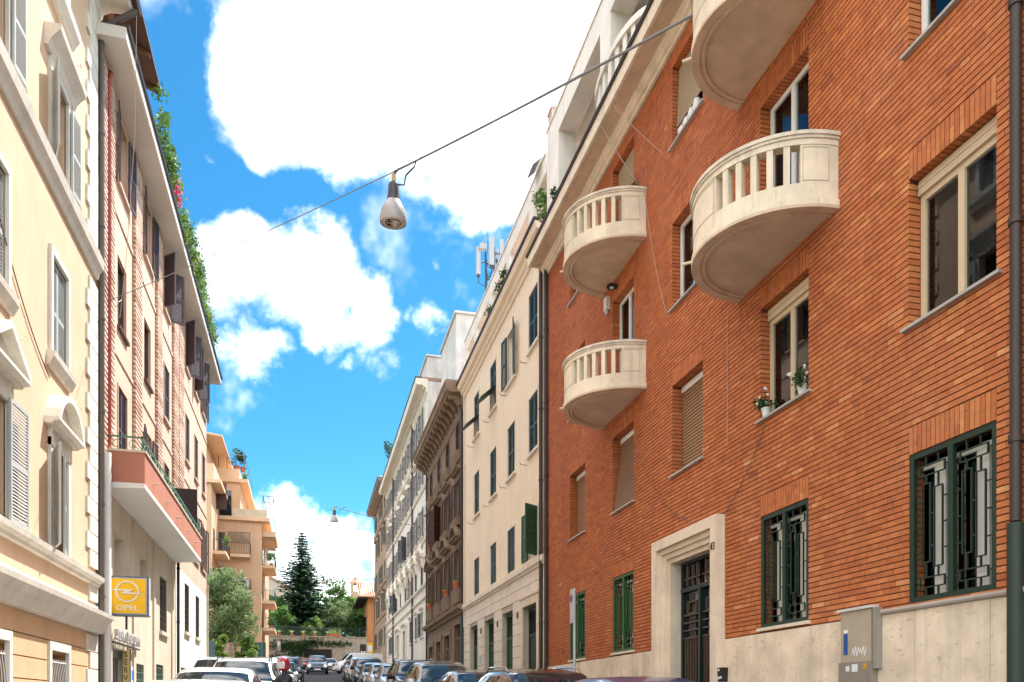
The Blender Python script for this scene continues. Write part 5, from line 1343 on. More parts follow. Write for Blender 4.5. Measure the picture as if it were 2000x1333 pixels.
# ------------------------------------------------------------------ cars
def lerpc(c, t):
    for (a, x), (b, y) in zip(c, c[1:]):
        if t <= b:
            s = (t - a) / (b - a); s = s * s * (3 - 2 * s) * .45 + s * .55; return x + (y - x) * s
    return c[-1][1]
SHAPES = {
 'hatch': dict(L=3.95, W=1.7, H=1.48, top=[(0, .42), (.012, .5), (.05, .58), (.24, .665), (.43, .965), (.55, 1), (.75, .985), (.88, .93), (.965, .66), (.985, .58), (1, .42)], ws=(.25, .415), rw=(.885, .955), sw=(.31, .87)),
 'suv': dict(L=4.4, W=1.82, H=1.68, top=[(0, .4), (.012, .5), (.05, .6), (.25, .67), (.41, .97), (.55, 1), (.8, .985), (.9, .95), (.97, .68), (.988, .6), (1, .4)], ws=(.26, .395), rw=(.905, .96), sw=(.32, .89)),
 'sedan': dict(L=4.55, W=1.76, H=1.46, top=[(0, .42), (.012, .5), (.05, .58), (.27, .665), (.44, .965), (.56, 1), (.72, .98), (.82, .9), (.93, .72), (.985, .66), (1, .44)], ws=(.28, .425), rw=(.79, .9), sw=(.34, .8)),
 'mpv': dict(L=4.25, W=1.78, H=1.66, top=[(0, .38), (.012, .47), (.05, .56), (.2, .65), (.38, .95), (.5, 1), (.8, .985), (.92, .94), (.975, .66), (.99, .58), (1, .4)], ws=(.21, .365), rw=(.925, .968), sw=(.27, .91)),
 'city': dict(L=3.55, W=1.63, H=1.5, top=[(0, .4), (.012, .5), (.06, .58), (.22, .655), (.42, .96), (.55, 1), (.78, .98), (.92, .93), (.975, .66), (.99, .58), (1, .42)], ws=(.23, .405), rw=(.925, .968), sw=(.3, .9)),
 'van': dict(L=4.9, W=1.95, H=1.98, top=[(0, .36), (.012, .46), (.05, .54), (.15, .6), (.29, .95), (.36, .99), (.6, 1), (.95, .99), (.985, .97), (.995, .9), (1, .4)], ws=(.16, .275), rw=(2, 2), sw=(.2, .33)),
}
PLANF = [(0, .70), (.03, .83), (.1, .93), (.2, .985), (.35, 1), (.7, 1), (.88, .97), (.96, .91), (1, .82)]
M_tyre = flat('tyre_rubber', (.015, .015, .016), .85); M_rim = flat('alloy_rim', (.45, .45, .47), .3, metal=.8)
M_cglass = flat('car_glass', (.012, .016, .02), .03, .9); M_lamp = flat('headlamp_glass', (.6, .62, .64), .08, .8); M_tail = flat('tail_lamp', (.4, .02, .015), .2, .6)
M_plate = flat('number_plate', (.75, .75, .72), .5); M_trim = flat('black_trim', (.015, .015, .015), .5); M_chrome = flat('chrome', (.6, .6, .62), .15, metal=1)
def car(name, label, kind, col, x, y, rz=0, group=None, rails=False, lit=False, metal=.25, roofc=None, cat='car', zs=1.0):
    S = SHAPES[kind]; Lc, W, Hc = S['L'], S['W'], S['H']; van = kind == 'van'
    C = thing(name, label, cat, (0, 0, 0), group)
    paint = mat('paint_%d_%d_%d' % tuple(int(q * 999) for q in col), col, .28, .03, 2, 0, 10, 0, .5, metal, coat=.8)
    def ring(t):
        hw = W / 2 * lerpc(PLANF, t); tp = Hc * lerpc(S['top'], t)
        belt = Hc * (.60 + .07 * t) if not van else Hc * .56; belt = min(belt, tp - .05)
        zb = .2 + .1 * max(0, (.06 - t) / .06) + .12 * max(0, (t - .93) / .07)
        cab = max(0, min(1, (tp - belt) / (Hc * .3))); rh = hw * (.93 - .2 * cab * (0 if van else 1) - (.06 * cab if van else 0))
        md = (belt + tp) / 2
        pts = [(hw * .88, zb), (hw * .97, zb + .06), (hw, zb + .28), (hw * .995, belt - .13), (hw * .965, belt),
               (hw * .965 * .5 + rh * .5 + .012 * cab, belt + (tp - belt) * .5), (rh + .006, tp - .075 * cab - .012), (rh * .95, tp - .03 * cab - .006), (rh * .8, tp - .008), (rh * .45, tp + .006), (0, tp + .01)]
        return pts
    ts = sorted({0, .006, .012, .03, .05, .08, .12, .16, .2, .24, .26, .28, .3, .33, .36, .39, .42, .45, .5, .55, .6, .66, .72, .78, .82, .85, .88, .9, .92, .94, .955, .97, .98, .988, .994, 1})
    mb = MB(); n = 11; full = 2 * n - 1
    for t in ts:
        r = ring(t); yy = t * Lc
        mb.v += [(-a, yy, b) for a, b in r] + [(a, yy, b) for a, b in r[-2::-1]]
    for i in range(len(ts) - 1):
        for j in range(full - 1): mb.f.append((i * full + j, i * full + j + 1, (i + 1) * full + j + 1, (i + 1) * full + j))
        mb.f.append((i * full + full - 1, i * full, (i + 1) * full, (i + 1) * full + full - 1))
    mb.f.append(tuple(range(full))); mb.f.append(tuple((len(ts) - 1) * full + j for j in range(full)))
    B = mb.build('body', paint, C, smooth=True, angle=50)
    def P(t, s, o=.006):             # s in 0..10 along the half ring; negative side mirrored by caller
        r = ring(t); i = min(9, int(s)); f = s - i; a, b = r[i], r[i + 1]; X, Z = a[0] + (b[0] - a[0]) * f, a[1] + (b[1] - a[1]) * f
        return X, t * Lc, Z
    def patch(t0, t1, s0, s1, name, m, side=None, parent=C, o=.008, nt=8):
        q = MB(); ns = 6
        sides = [side] if side else [1]
        cols_ = []
        if side: cols_ = [[(side * (P(t0 + (t1 - t0) * i / nt, s0 + (s1 - s0) * j / ns)[0] + o), P(t0 + (t1 - t0) * i / nt, s0)[1], P(t0 + (t1 - t0) * i / nt, s0 + (s1 - s0) * j / ns)[2]) for j in range(ns + 1)] for i in range(nt + 1)]
        else:
            for i in range(nt + 1):
                t = t0 + (t1 - t0) * i / nt; h = [P(t, s0 + (10 - s0) * j / ns) for j in range(ns + 1)]; d = -o if t < .5 else o
                cols_.append([(-a, b + d, c + o) for a, b, c in h] + [(a, b + d, c + o) for a, b, c in h[-2::-1]])
        k_ = len(cols_[0])
        for row in cols_: q.v += row
        for i in range(nt):
            for j in range(k_ - 1): q.f.append((i * k_ + j, i * k_ + j + 1, (i + 1) * k_ + j + 1, (i + 1) * k_ + j))
        return q.build(name, m, parent, smooth=True)
    patch(*S['ws'], 7.1, 10, 'windscreen', M_cglass)
    if S['rw'][0] < 1: patch(*S['rw'], 7.1, 10, 'rear_window', M_cglass)
    a, b = S['sw']; mid = a + (b - a) * .5
    for sd in (1, -1):
        if van: patch(a, b, 4.3, 5.9, 'side_window', M_cglass, sd)
        else:
            patch(a + .01, mid - .012, 4.25, 5.8, 'side_window', M_cglass, sd); patch(mid + .012, b, 4.25, 5.8, 'side_window', M_cglass, sd)
        q = MB(); my = S['ws'][0] * Lc + .32; hz = Hc * (.66 if not van else .62); q.lathe([(.0, -.1), (.07, -.09), (.1, -.03), (.1, .05), (.06, .1), (0, .11)], (sd * (W / 2 + .06), my, hz), 10, (sd, .1, 0)); q.tube([(sd * (W / 2 - .06), my + .05, hz - .04), (sd * (W / 2 + .04), my, hz - .02)], .025, 6); q.build('mirror', M_trim if kind in ('suv', 'van') else paint, C, smooth=True)
        hx = W / 2 * .74; q = MB(); q.lathe([(0, 0), (.12, .01), (.17, .05), (.18, .12), (.1, .16)], (sd * hx * .96, .16, Hc * .43), 14, (sd * .25, -1, .25)); H_ = q.build('headlight', M_lamp, C, smooth=True)
        if lit:
            em = bpy.data.materials.get('lit_headlamp')
            if not em:
                em = bpy.data.materials.new('lit_headlamp'); em.use_nodes = True; bb = em.node_tree.nodes['Principled BSDF']; bb.inputs['Emission Color'].default_value = (1, .9, .7, 1); bb.inputs['Emission Strength'].default_value = 3
            q = MB(); q.lathe([(0, 0), (.08, 0), (.08, .02)], (sd * hx * .96, .03, Hc * .43), 12, (0, -1, 0)); q.build('lamp_bulb', em, H_)
        q = MB(); q.box(sd * W / 2 * .72 - .1, sd * W / 2 * .72 + .1, Lc * .975, Lc * 1.0, Hc * .5, Hc * .62); q.build('tail_light', M_tail, C)
        for wy in (.17, .81):
            q = MB(); cx = sd * (W / 2 - .09); q.lathe([(.2, -.1), (.3, -.1), (.325, -.06), (.325, .06), (.3, .1), (.2, .1)], (cx, wy * Lc, .325), 20, (1, 0, 0)); Wh = q.build('wheel', M_tyre, C, smooth=True)
            q = MB(); q.lathe([(.05, .0), (.2, .03), (.21, .0), (.21, -.02)], (cx + sd * .08, wy * Lc, .325), 16, (sd, 0, 0)); q.build('rim', M_rim, Wh)
            q = MB(); q.lathe([(.34, 0), (.385, 0), (.385, .012), (.34, .012)], (sd * (W / 2 - .004), wy * Lc, .325), 20, (sd, 0, 0), False); q.build('wheel_arch', M_trim, C)
        if rails:
            q = MB(); tt = [.46, .5, .6, .7, .8, .86]; q.tube([(sd * ring(t)[7][0], t * Lc, ring(t)[7][1] + (.065 if 0 < i < 5 else .0)) for i, t in enumerate(tt)], .018, 6); q.build('roof_rail', M_chrome if metal else M_trim, C, smooth=True)
    q = MB(); q.box(-W * .27, W * .27, -.012, .04, Hc * .36, Hc * .45); G = q.build('grille', M_trim, C)
    for k_ in range(3): q = MB(); q.box(-W * .26, W * .26, -.02, -.012, Hc * (.375 + .027 * k_), Hc * (.383 + .027 * k_)); q.build('grille_bar', M_chrome, G)
    q = MB(); q.box(-W * .36, W * .36, -.02, .06, .2, .34); q.build('bumper_intake', M_trim, C)
    q = MB(); q.box(-.26, .26, -.03, -.015, Hc * .24, Hc * .24 + .11); q.build('number_plate', M_plate, C)
    if roofc:
        patch(S['ws'][1] + .02, S['rw'][0] - .02, 7.3, 10, 'roof_panel', flat('roof_%d' % int(roofc[0] * 999), roofc, .25, .5, .3, .6), o=.006)
    if not van:
        q = MB(); w0 = S['ws'][0]
        for sx in (-.5, .1): 
            p = P(w0 + .005, 9); q.tube([(sx, w0 * Lc - .01, p[2] + .02), (sx + .32, (w0 + .05) * Lc, P(w0 + .05, 9)[2] + .015)], .009, 4)
        q.build('wipers', M_trim, C)
    ym = y + Lc / 2 if abs(rz) < .5 else y
    sl_ = (gz(ym + 1.5) - gz(ym - 1.5)) / 3
    C.scale = (1, 1, zs); C.location = (x, y, gz(y)) ; C.rotation_euler = (math.atan(sl_) if abs(rz) < .5 else 0, 0, rz)
    return C
W_H = (.72, .72, .7); SLV = (.36, .37, .39); DGR = (.07, .075, .08); BLK = (.012, .012, .014)
GL, GRR = 'cars parked along the left kerb', 'cars parked along the right kerb'
# right kerb, from the camera up the street
car('parked_car', 'dark blue hatchback parked below the doorway numbered 43', 'hatch', (.05, .075, .2), 3.9, 6.7, 0, GRR)
car('parked_car', 'dark maroon roofed crossover with roof rails by the no parking sign pole', 'suv', (.06, .02, .016), 3.85, 10.9, 0, GRR, rails=True, zs=.92)
car('parked_car', 'silver compact car with a dark roof in front of the people carrier', 'hatch', (.45, .45, .47), 3.8, 16.0, 0, GRR, roofc=(.16, .15, .15))
car('parked_car', 'pale silver people carrier behind the dark roofed silver compact', 'mpv', (.5, .52, .56), 3.7, 20.9, 0, GRR, roofc=(.2, .19, .19))
car('parked_car', 'black off roader with chrome roof rails parked beside the cream house', 'suv', BLK, 3.65, 25.9, 0, GRR, rails=True)
car('parked_car', 'light blue grey hatchback parked behind the black off roader', 'city', (.4, .47, .55), 3.45, 30.6, 0, GRR)
car('parked_car', 'white small hatchback parked beside the brown stone house', 'hatch', W_H, 3.4, 34.3, 0, GRR)
car('parked_car', 'grey saloon parked beside the end of the brown stone house', 'sedan', (.22, .22, .23), 3.35, 38.6, 0, GRR)
car('parked_car', 'dark grey crossover parked beside the white house', 'suv', DGR, 3.3, 43.9, 0, GRR)
car('parked_car', 'white crossover parked in the middle of the row by the white house', 'mpv', W_H, 3.25, 49.2, 0, GRR)
car('parked_car', 'dark silver estate car near the white van', 'sedan', (.13, .14, .16), 3.2, 54.4, 0, GRR)
# left kerb
car('parked_car', 'white hatchback parked alongside the garage of the pink house', 'sedan', W_H, -1.35, 8.2, 0, GL, metal=0, zs=.94)
car('parked_car', 'small white city car beside the scooter rider', 'city', W_H, -1.55, 12.9, 0, GL, metal=0)
car('parked_car', 'white off roader with roof rails behind the scooter rider', 'suv', W_H, -1.6, 19.3, 0, GL, rails=True, metal=0)
car('parked_car', 'white crossover behind the white off roader', 'mpv', (.7, .71, .72), -1.5, 24.2, 0, GL, metal=0)
car('parked_car', 'tall dark blue grey off roader with roof bars', 'suv', (.05, .07, .1), -1.65, 29, 0, GL, rails=True)
car('parked_car', 'white hatchback wedged behind the tall dark off roader', 'hatch', W_H, -1.45, 33.6, 0, GL, metal=0)
car('parked_car', 'dark teal hatchback with a black mirror', 'hatch', (.04, .07, .08), -1.3, 38.4, 0, GL)
car('parked_car', 'black crossover parked beyond the dark teal hatchback', 'suv', BLK, -1.25, 43.2, 0, GL)
car('parked_car', 'dark grey crossover last in the left row', 'suv', DGR, -1.2, 48.8, 0, GL)
car('parked_car', 'pale green glazed car standing off the road by the brick gate pillars', 'mpv', (.42, .5, .48), -3.45, 30.5, 0)
# on the road and across the end
car('driving_car', 'dark blue car driving down the street with headlights on', 'mpv', (.02, .035, .08), at(620, 0, 70).x, 70, 0, lit=True)
car('distant_car', 'dark car driving behind the dark blue car', 'suv', BLK, at(623, 0, 82).x, 82, 0)
car('distant_car', 'red car parked at the end of the street', 'hatch', (.45, .03, .02), at(597, 0, 84).x, 84, 0)
car('distant_car', 'silver car parked at the end of the street', 'sedan', SLV, at(645, 0, 86).x, 86, 0)
car('delivery_van', 'white panel van parked across the end of the parked row', 'van', W_H, 2.3, 78, math.radians(-80), metal=0, cat='van')
car('delivery_van', 'second white van behind the panel van', 'van', W_H, 4.4, 84, math.radians(-82), metal=0, cat='van')

# ------------------------------------------------------------------ scooter and rider
def skin_mesh(name, pts, edges, m, parent, sub=2):
    me = bpy.data.meshes.new(name); me.from_pydata([p[:3] for p in pts], edges, []); o = bpy.data.objects.new(name, me); COL.objects.link(o)
    md = o.modifiers.new('skin', 'SKIN'); md.use_smooth_shade = True
    for v, p in zip(me.skin_vertices[0].data, pts): v.radius = (p[3], p[3] if len(p) < 5 else p[4])
    me.skin_vertices[0].data[0].use_root = True
    sd = o.modifiers.new('sub', 'SUBSURF'); sd.levels = sd.render_levels = sub
    dg = bpy.context.evaluated_depsgraph_get(); nm = bpy.data.meshes.new_from_object(o.evaluated_get(dg)); COL.objects.unlink(o); bpy.data.objects.remove(o)
    nm.materials.clear(); nm.materials.append(m); nm.shade_smooth(); r = bpy.data.objects.new(name, nm); COL.objects.link(r); r.parent = parent; return r
sx, sy = at(500, 0, 18.4).x + .55, 17.2
SCO = thing('motor_scooter', 'dark motor scooter ridden by the person in a red helmet', 'scooter', (0, 0, 0))
M_sco = flat('scooter_paint', (.03, .03, .035), .3, coat=.6)
q = MB(); 
for (z, hw, y0, y1) in (): pass
secs = [(.55, .1, .42, .78), (.75, .14, .4, .8), (1.0, .15, .42, .78), (1.25, .14, .45, .74), (1.5, .1, .5, .72), (1.62, .04, .55, .66)]
for y_, hw, z0, z1 in secs: q.v += [(-hw, y_, z0), (hw, y_, z0), (hw * .95, y_, z1 - .05), (hw * .6, y_, z1), (-hw * .6, y_, z1), (-hw * .95, y_, z1 - .05)]
for i in range(len(secs) - 1):
    for j in range(6): q.f.append((i * 6 + j, i * 6 + (j + 1) % 6, i * 6 + 6 + (j + 1) % 6, i * 6 + 6 + j))
q.f.append(tuple(range(6))); q.f.append(tuple(30 + j for j in range(6))); q.build('body', M_sco, SCO, smooth=True)
q = MB(); q.hexa([(-.2, .1, .3), (.2, .1, .3), (.2, .16, .3), (-.2, .16, .3), (-.16, .26, 1.0), (.16, .26, 1.0), (.16, .32, 1.0), (-.16, .32, 1.0)]); q.box(-.17, .17, .14, .6, .3, .36); q.build('leg_shield', M_sco, SCO)
q = MB(); q.tube([(0, .26, .85), (0, .32, 1.05)], .03, 8); q.tube([(-.33, .42, 1.06), (-.15, .33, 1.06), (.15, .33, 1.06), (.33, .42, 1.06)], .017, 8); q.build('handlebar', M_trim, SCO)
q = MB(); q.box(-.14, .14, .62, 1.3, .78, .86); q.build('seat', M_trim, SCO)
for wy in (.0, 1.3):
    q = MB(); q.lathe([(.16, -.05), (.24, -.05), (.26, 0), (.24, .05), (.16, .05)], (0, wy, .26), 18, (1, 0, 0)); Wh = q.build('wheel', M_tyre, SCO, smooth=True); q = MB(); q.lathe([(.02, -.03), (.17, -.03), (.17, .03), (.02, .03)], (0, wy, .26), 12, (1, 0, 0)); q.build('rim', M_rim, Wh)
q = MB(); q.tube([(0, 0, .26), (0, .08, .55), (0, .26, .9)], .035, 8); q.build('fork', M_chrome, SCO)
q = MB(); q.lathe([(0, 0), (.07, .02), (.09, .07)], (0, .17, .95), 12, (0, -1, 0)); q.build('headlight', M_lamp, SCO)
for s_ in (-1, 1): q = MB(); q.tube([(s_ * .28, .39, 1.07), (s_ * .34, .36, 1.22)], .008, 5); q.lathe([(0, 0), (.055, .005), (.05, .02), (0, .03)], (s_ * .35, .36, 1.25), 10, (0, 1, 0)); q.build('mirror', M_trim, SCO)
RID = thing('person', 'scooter rider in a dark grey jacket wearing a red helmet', 'person', (0, 0, 0))
M_jack = mat('dark_jacket', (.05, .055, .065), .8, .15, 6, .3, 30); M_skin = mat('skin', (.5, .3, .2), .6, .05, 5, .1)
pts = [(0, .98, .92, .15, .13), (0, .96, 1.1, .145, .11), (0, .9, 1.3, .17, .12), (0, .88, 1.38, .1, .09), (0, .86, 1.47, .055, .055), (0, .84, 1.56, .07, .08),
       (.19, .86, 1.34, .065), (.27, .66, 1.15, .05), (.3, .44, 1.1, .036), (-.19, .86, 1.34, .065), (-.27, .66, 1.15, .05), (-.3, .44, 1.1, .036),
       (.1, .92, .9, .1), (.16, .5, .86, .075), (.14, .42, .45, .05), (.14, .36, .38, .04), (-.1, .92, .9, .1), (-.16, .5, .86, .075), (-.14, .42, .45, .05), (-.14, .36, .38, .04), (.14, .24, .38, .035), (-.14, .24, .38, .035)]
edg = [(0, 1), (1, 2), (2, 3), (3, 4), (4, 5), (2, 6), (6, 7), (7, 8), (2, 9), (9, 10), (10, 11), (0, 12), (12, 13), (13, 14), (14, 15), (0, 16), (16, 17), (17, 18), (18, 19), (15, 20), (19, 21)]
skin_mesh('body', pts, edg, M_jack, RID)
q = MB(); q.lathe([(.0, -.1), (.07, -.1), (.095, -.02), (.1, .06), (.07, .12), (0, .13)], (0, .83, 1.6), 16); q.build('face', M_skin, RID, smooth=True)
for s_ in (-1, 1):
    hp = [(s_ * .3, .45, 1.1, .03), (s_ * .3, .4, 1.095, .034, .022)]; he = [(0, 1)]
    for f in range(4):
        o_ = len(hp); fx = s_ * .3 + (f - 1.5) * .021; hp += [(fx, .365, 1.1, .01), (fx, .335, 1.08, .009), (fx, .345, 1.05, .008)]; he += [(1, o_), (o_, o_ + 1), (o_ + 1, o_ + 2)]
    o_ = len(hp); hp += [(s_ * .262, .4, 1.08, .011), (s_ * .255, .38, 1.06, .01)]; he += [(1, o_), (o_, o_ + 1)]
    skin_mesh('hand', hp, he, M_skin, RID, 1)
q = MB(); q.lathe([(.1, -.13), (.135, -.1), (.15, 0), (.145, .07), (.115, .135), (.06, .17), (0, .18)], (0, .85, 1.62), 24); HM = q.build('helmet', flat('red_helmet', (.4, .02, .03), .2, .5, coat=.8), RID, smooth=True)
q = MB()
for i in range(10):
    a0, a1 = math.radians(-160 + 14 * i), math.radians(-160 + 14 * (i + 1))
    for z0, z1, r0, r1 in ((-.08, .0, .142, .156), (.0, .075, .156, .15)): q.poly([(r0 * math.cos(a0), .85 + r0 * math.sin(a0), 1.62 + z0), (r0 * math.cos(a1), .85 + r0 * math.sin(a1), 1.62 + z0), (r1 * math.cos(a1), .85 + r1 * math.sin(a1), 1.62 + z1), (r1 * math.cos(a0), .85 + r1 * math.sin(a0), 1.62 + z1)])
q.build('visor', flat('white_visor', (.6, .6, .6), .15), HM, smooth=True)
q = MB()
for s_ in (-1, 1): q.tube([(s_ * .05, .72, 1.72), (s_ * .06, .85, 1.79), (s_ * .05, .97, 1.7)], .012, 5)
q.build('helmet_stripes', flat('white_stripe', (.7, .7, .68), .3), HM)
for o in (SCO, RID): o.location = (sx - .55, sy, gz(sy + .6) - .0); o.rotation_euler = (math.atan(.05), 0, math.radians(-58)); o.scale = (.93, .93, .93)

# ------------------------------------------------------------------ hanging lamps and wires
def sag(a, b, s, n=14): return [Vector(a).lerp(Vector(b), i / n) - Vector((0, 0, 4 * s * (i / n) * (1 - i / n))) for i in range(n + 1)]
def hang_lamp(P, sc, label, wire_dir, simple=False):
    P = Vector(P); T = thing('street_lamp', label, 'street lamp', P, 'lamps hanging over the street')
    z = P.z
    ax = (0, -.12, 1)
    q = MB(); q.lathe([(.265 * sc, -1.0 * sc), (.275 * sc, -.97 * sc), (.27 * sc, -.86 * sc), (.235 * sc, -.72 * sc), (.18 * sc, -.62 * sc), (.145 * sc, -.56 * sc)], P, 28, ax, False); q.build('shade', flat('lamp_shell', (.4, .37, .36), .35, coat=.2), T, smooth=True)
    q = MB(); q.lathe([(.15 * sc, -.6 * sc), (.135 * sc, -.54 * sc), (.11 * sc, -.4 * sc), (.105 * sc, -.25 * sc), (.09 * sc, -.22 * sc), (.02 * sc, -.2 * sc)], P, 24, ax, False); q.build('housing', flat('lamp_housing', (.06, .06, .07), .45), T, smooth=True)
    q = MB(); q.lathe([(0, -.985 * sc), (.262 * sc, -.985 * sc)], P, 28, ax, False); G = q.build('lens', mat('lamp_lens', (.5, .44, .34), .3, .1, 20, 0), T)
    q = MB(); q.lathe([(.15 * sc, -.992 * sc), (.165 * sc, -.992 * sc), (.165 * sc, -.985 * sc), (.15 * sc, -.985 * sc)], P, 24, ax, False); q.build('lens_ring', M_trim, G)
    for sx_, sy_ in ((-.07, -.06), (.06, -.05), (-.06, .06), (.07, .05)):
        q = MB(); c_ = P + Vector((sx_ * sc, sy_ * sc + .12 * .99 * sc, -.993 * sc)); d = .05 * sc
        q.poly([c_ + Vector((-d, -d, 0)), c_ + Vector((d, 0, 0)), c_ + Vector((-d, d, 0))]); q.build('led_module', M_trim if sx_ < 0 else M_plate, G)
    q = MB(); q.box(P.x - .04 * sc, P.x + .04 * sc, P.y - .03 * sc, P.y + .03 * sc, z - .2 * sc, z - .03 * sc); q.build('bracket', flat('brass_bracket', (.35, .2, .1), .4, metal=.6), T)
    q = MB(); d = Vector(wire_dir).normalized(); q.tube([P + Vector((0, 0, -.06 * sc)), P + d * .15 * sc + Vector((0, 0, .02))], .02 * sc, 6); q.build('clamp', M_irn, T)
    q = MB(); q.tube([P + Vector((0, 0, -.3 * sc)) + d * .1 * sc, P + d * .28 * sc + Vector((0, 0, -.38 * sc)), P + d * .33 * sc + Vector((0, 0, -.2 * sc)), P + d * .55 * sc + Vector((0, 0, -.12 * sc)), P + d * .6 * sc + Vector((0, 0, -.02 * sc)), P + d * .75 * sc], .016 * sc, 6); q.build('feed_cable', M_trim, T)
    return T
A = Vector((-L + .1, 23.4, onx(205, 588, -L).z)); B_ = Vector((R - .05, 10.6, onx(1530, -55, R).z))
lp = at(769, 336, 16.4)
def wire(name, label, pts, r, m, group=None): q = MB(); q.tube(pts, r, 6); o = q.build(name, m, smooth=True); return top(o, label, 'wire', group)
M_wire = flat('steel_wire', (.2, .2, .21), .5)
wire('lamp_wire', 'thin steel wire from the pink house to the large hanging street lamp', sag(A, lp, .05), .01, M_wire)
wire('lamp_wire', 'thick grey cable from the large hanging street lamp up past the brick house balconies', sag(lp, B_, .06), .022, M_wire)
hang_lamp(lp, 1.0, 'large bell shaped street lamp hanging from a wire across the street', B_ - lp)
p2 = at(653, 990, 62); e2 = onx(860, 990, R - .1); e2 = Vector((R - .1, 62, p2.z + .1))
wire('lamp_wire', 'dark cable from the white house to the small distant hanging lamp', sag(p2, (R - .05, 52, onx(842, 991, R).z), .1), .03, M_wire)
wire('lamp_wire', 'thin wire from the orange block to the small distant hanging lamp', sag((XP, 79, p2.z + .3), p2, .1), .008, M_wire)
hang_lamp(p2, 1.15, 'small bell shaped street lamp hanging far up the street above the cars', Vector((1, 0, 0)))
p3 = at(632, 1125, 88)
wire('lamp_wire', 'twisted cable from the tan house to the dark lamp before the trees', sag(p3, (R, 78, onx(765, 1103, R).z), .15), .035, M_wire)
hang_lamp(p3, .9, 'dark street lamp hanging in front of the garden trees', Vector((1, 0, 0)))
wire('drop_wire', 'thin pale wire hanging down beside the gutter of the peach house', [FR_L(22.6, 19.9, .95), FR_L(23.6, 17, .7), FR_L(24.3, 14, .35), FR_L(24.6, 12.4, .12)], .008, M_lightcable)
wire('drop_wire', 'slack pale cable looping between the peach and pink houses', sag(FR_L(22.2, 13.0, .15), FR_L(25.0, 13.1, .08), .5), .01, M_lightcable)
wire('wall_cable', 'dark cable drooping across the peach wall below the shutters', sag(FR_L(15.5, 10.3, .03), FR_L(18.6, 8.3, .03), .25), .012, M_cable)
wire('wall_cable', 'dark cable hanging from the flowerpot sill to the doorway', sag(FR_R(11.2, 5.85, .03), FR_R(12.45, 4.75, .03), .12), .007, M_cable)
wire('wall_cable', 'thin cable drooping from a brick house window over the doorway', sag(FR_R(16.4, 7.2, .03), FR_R(12.5, 4.78, .03), .75), .005, M_cable)
wire('wall_cable', 'pale cable curving down beside the lower far balcony', sag(FR_R(15.75, 12.45, .08), FR_R(14.7, 9.28, .05), .3), .006, M_lightcable)
wire('wall_cable', 'pale wire running straight down from the near balcony', [FR_R(12.35, 8.2, .03), FR_R(12.35, 5.9, .03)], .005, M_lightcable)
for i, (a, b) in enumerate((((16.6, 14.9, .6), (14.75, 12.5, .1)), ((17.2, 14.9, .62), (15.75, 12.5, .2)))):
    wire('stay_wire', 'thin wire dropping from the brick house gutter ' + ('to a window sill' if i == 0 else 'to the far balcony'), sag(FR_R(*a), FR_R(*b), .05), .005, M_lightcable)

# ------------------------------------------------------------------ signs
P = (-L + .02, 23.45)
xr = at(291, 0, 23.45).x
z0, z1 = at(208, 1203, 23.45).z, at(208, 1124, 23.45).z
SG = thing('shop_sign', 'square yellow garage sign with a ringed lightning emblem on the pink house', 'sign', ((P[0] + xr) / 2, 23.45, z0))
q = MB(); q.box(P[0] + .02, xr, 23.44, 23.66, z0, z1); q.build('casing', flat('sign_casing', (.12, .13, .16), .4), SG)
q = MB(); q.box(xr, xr + .004, 23.46, 23.64, z0 + .03, z1 - .03); q.build('side_panel', flat('sign_side', (.6, .6, .6), .4), SG)
q = MB(); q.box(P[0] + .06, xr - .05, 23.425, 23.439, z0 + .05, z1 - .05); q.build('inner_rim', flat('sign_rim', (.4, .42, .44), .3), SG)
q = MB(); q.box(P[0] + .09, xr - .08, 23.41, 23.424, z0 + .08, z1 - .08); FP = q.build('face', flat('sign_yellow', (.85, .48, .0), .35), SG)
cx, cz, rr = (P[0] + xr) / 2, z0 + (z1 - z0) * .61, (xr - P[0]) * .27
q = MB()
q.lathe([(rr - .035, 0), (rr, 0), (rr, .02), (rr - .035, .02)], (cx, 23.408, cz), 40, (0, -1, 0), False); q.build('emblem_ring', flat('emblem_silver', (.75, .72, .66), .3), FP, smooth=True)
q = MB(FRY(23.408)); k_ = rr
pts = [(-1.32, .1), (.55, .13), (.1, -.14), (1.35, -.24), (1.32, -.3), (-.55, -.28), (-.12, -.02), (-1.3, .02)]
q.extr([(cx + a * k_, cz - DZ + b * k_ + .02) for a, b in pts], .004, .03); q.build('emblem_bolt', flat('emblem_silver', (.75, .72, .66), .3), FP)
text_mesh('OPEL', .2, axes(*AX_F, Vector((cx, 23.405, z0 + (z1 - z0) * .2))), flat('sign_white', (.8, .78, .74), .4), 'lettering', FP, .006, 1.25)
q = MB(); q.tube([(cx - .05, 23.55, z0 - .35), (cx - .05, 23.55, z0)], .03, 6); q.build('stay', M_pipe, SG)
a, b = yl(213), yl(262); L1 = thing('sign_lettering', 'raised metal letters above the garage door on the pink house', 'sign', FR_L((a + b) / 2, 3.1, .1))
cxs = 'SERVIZIO OPEL'; 
for i, chh in enumerate(cxs):
    if chh == ' ': continue
    u = a + (b - a) * (i + .5) / len(cxs); text_mesh(chh, .46, axes(*AX_L, Vector(FR_L(u, 3.38, .16))), flat('letter_steel', (.55, .52, .5), .4), 'letter', L1, .05, .62)
q = MB(FR_L); q.box(a - .1, b + .1, 3.14, 3.18, .08, .16); q.build('letter_rail', M_irn, L1)
VS = thing('vertical_sign', 'tall narrow yellow sign with black letters beside the garage door', 'sign', FR_L(yl(246), 1.0, .3))
ub = yl(247); xA = -L + .0; q = MB(); x0, x1 = at(239, 0, ub).x, at(253, 0, ub).x; zt = at(245, 1268, ub).z
q.box(x0, x1 + .02, ub, ub + .08, zt - 2.0, zt); q.build('panel', M_trim, VS)
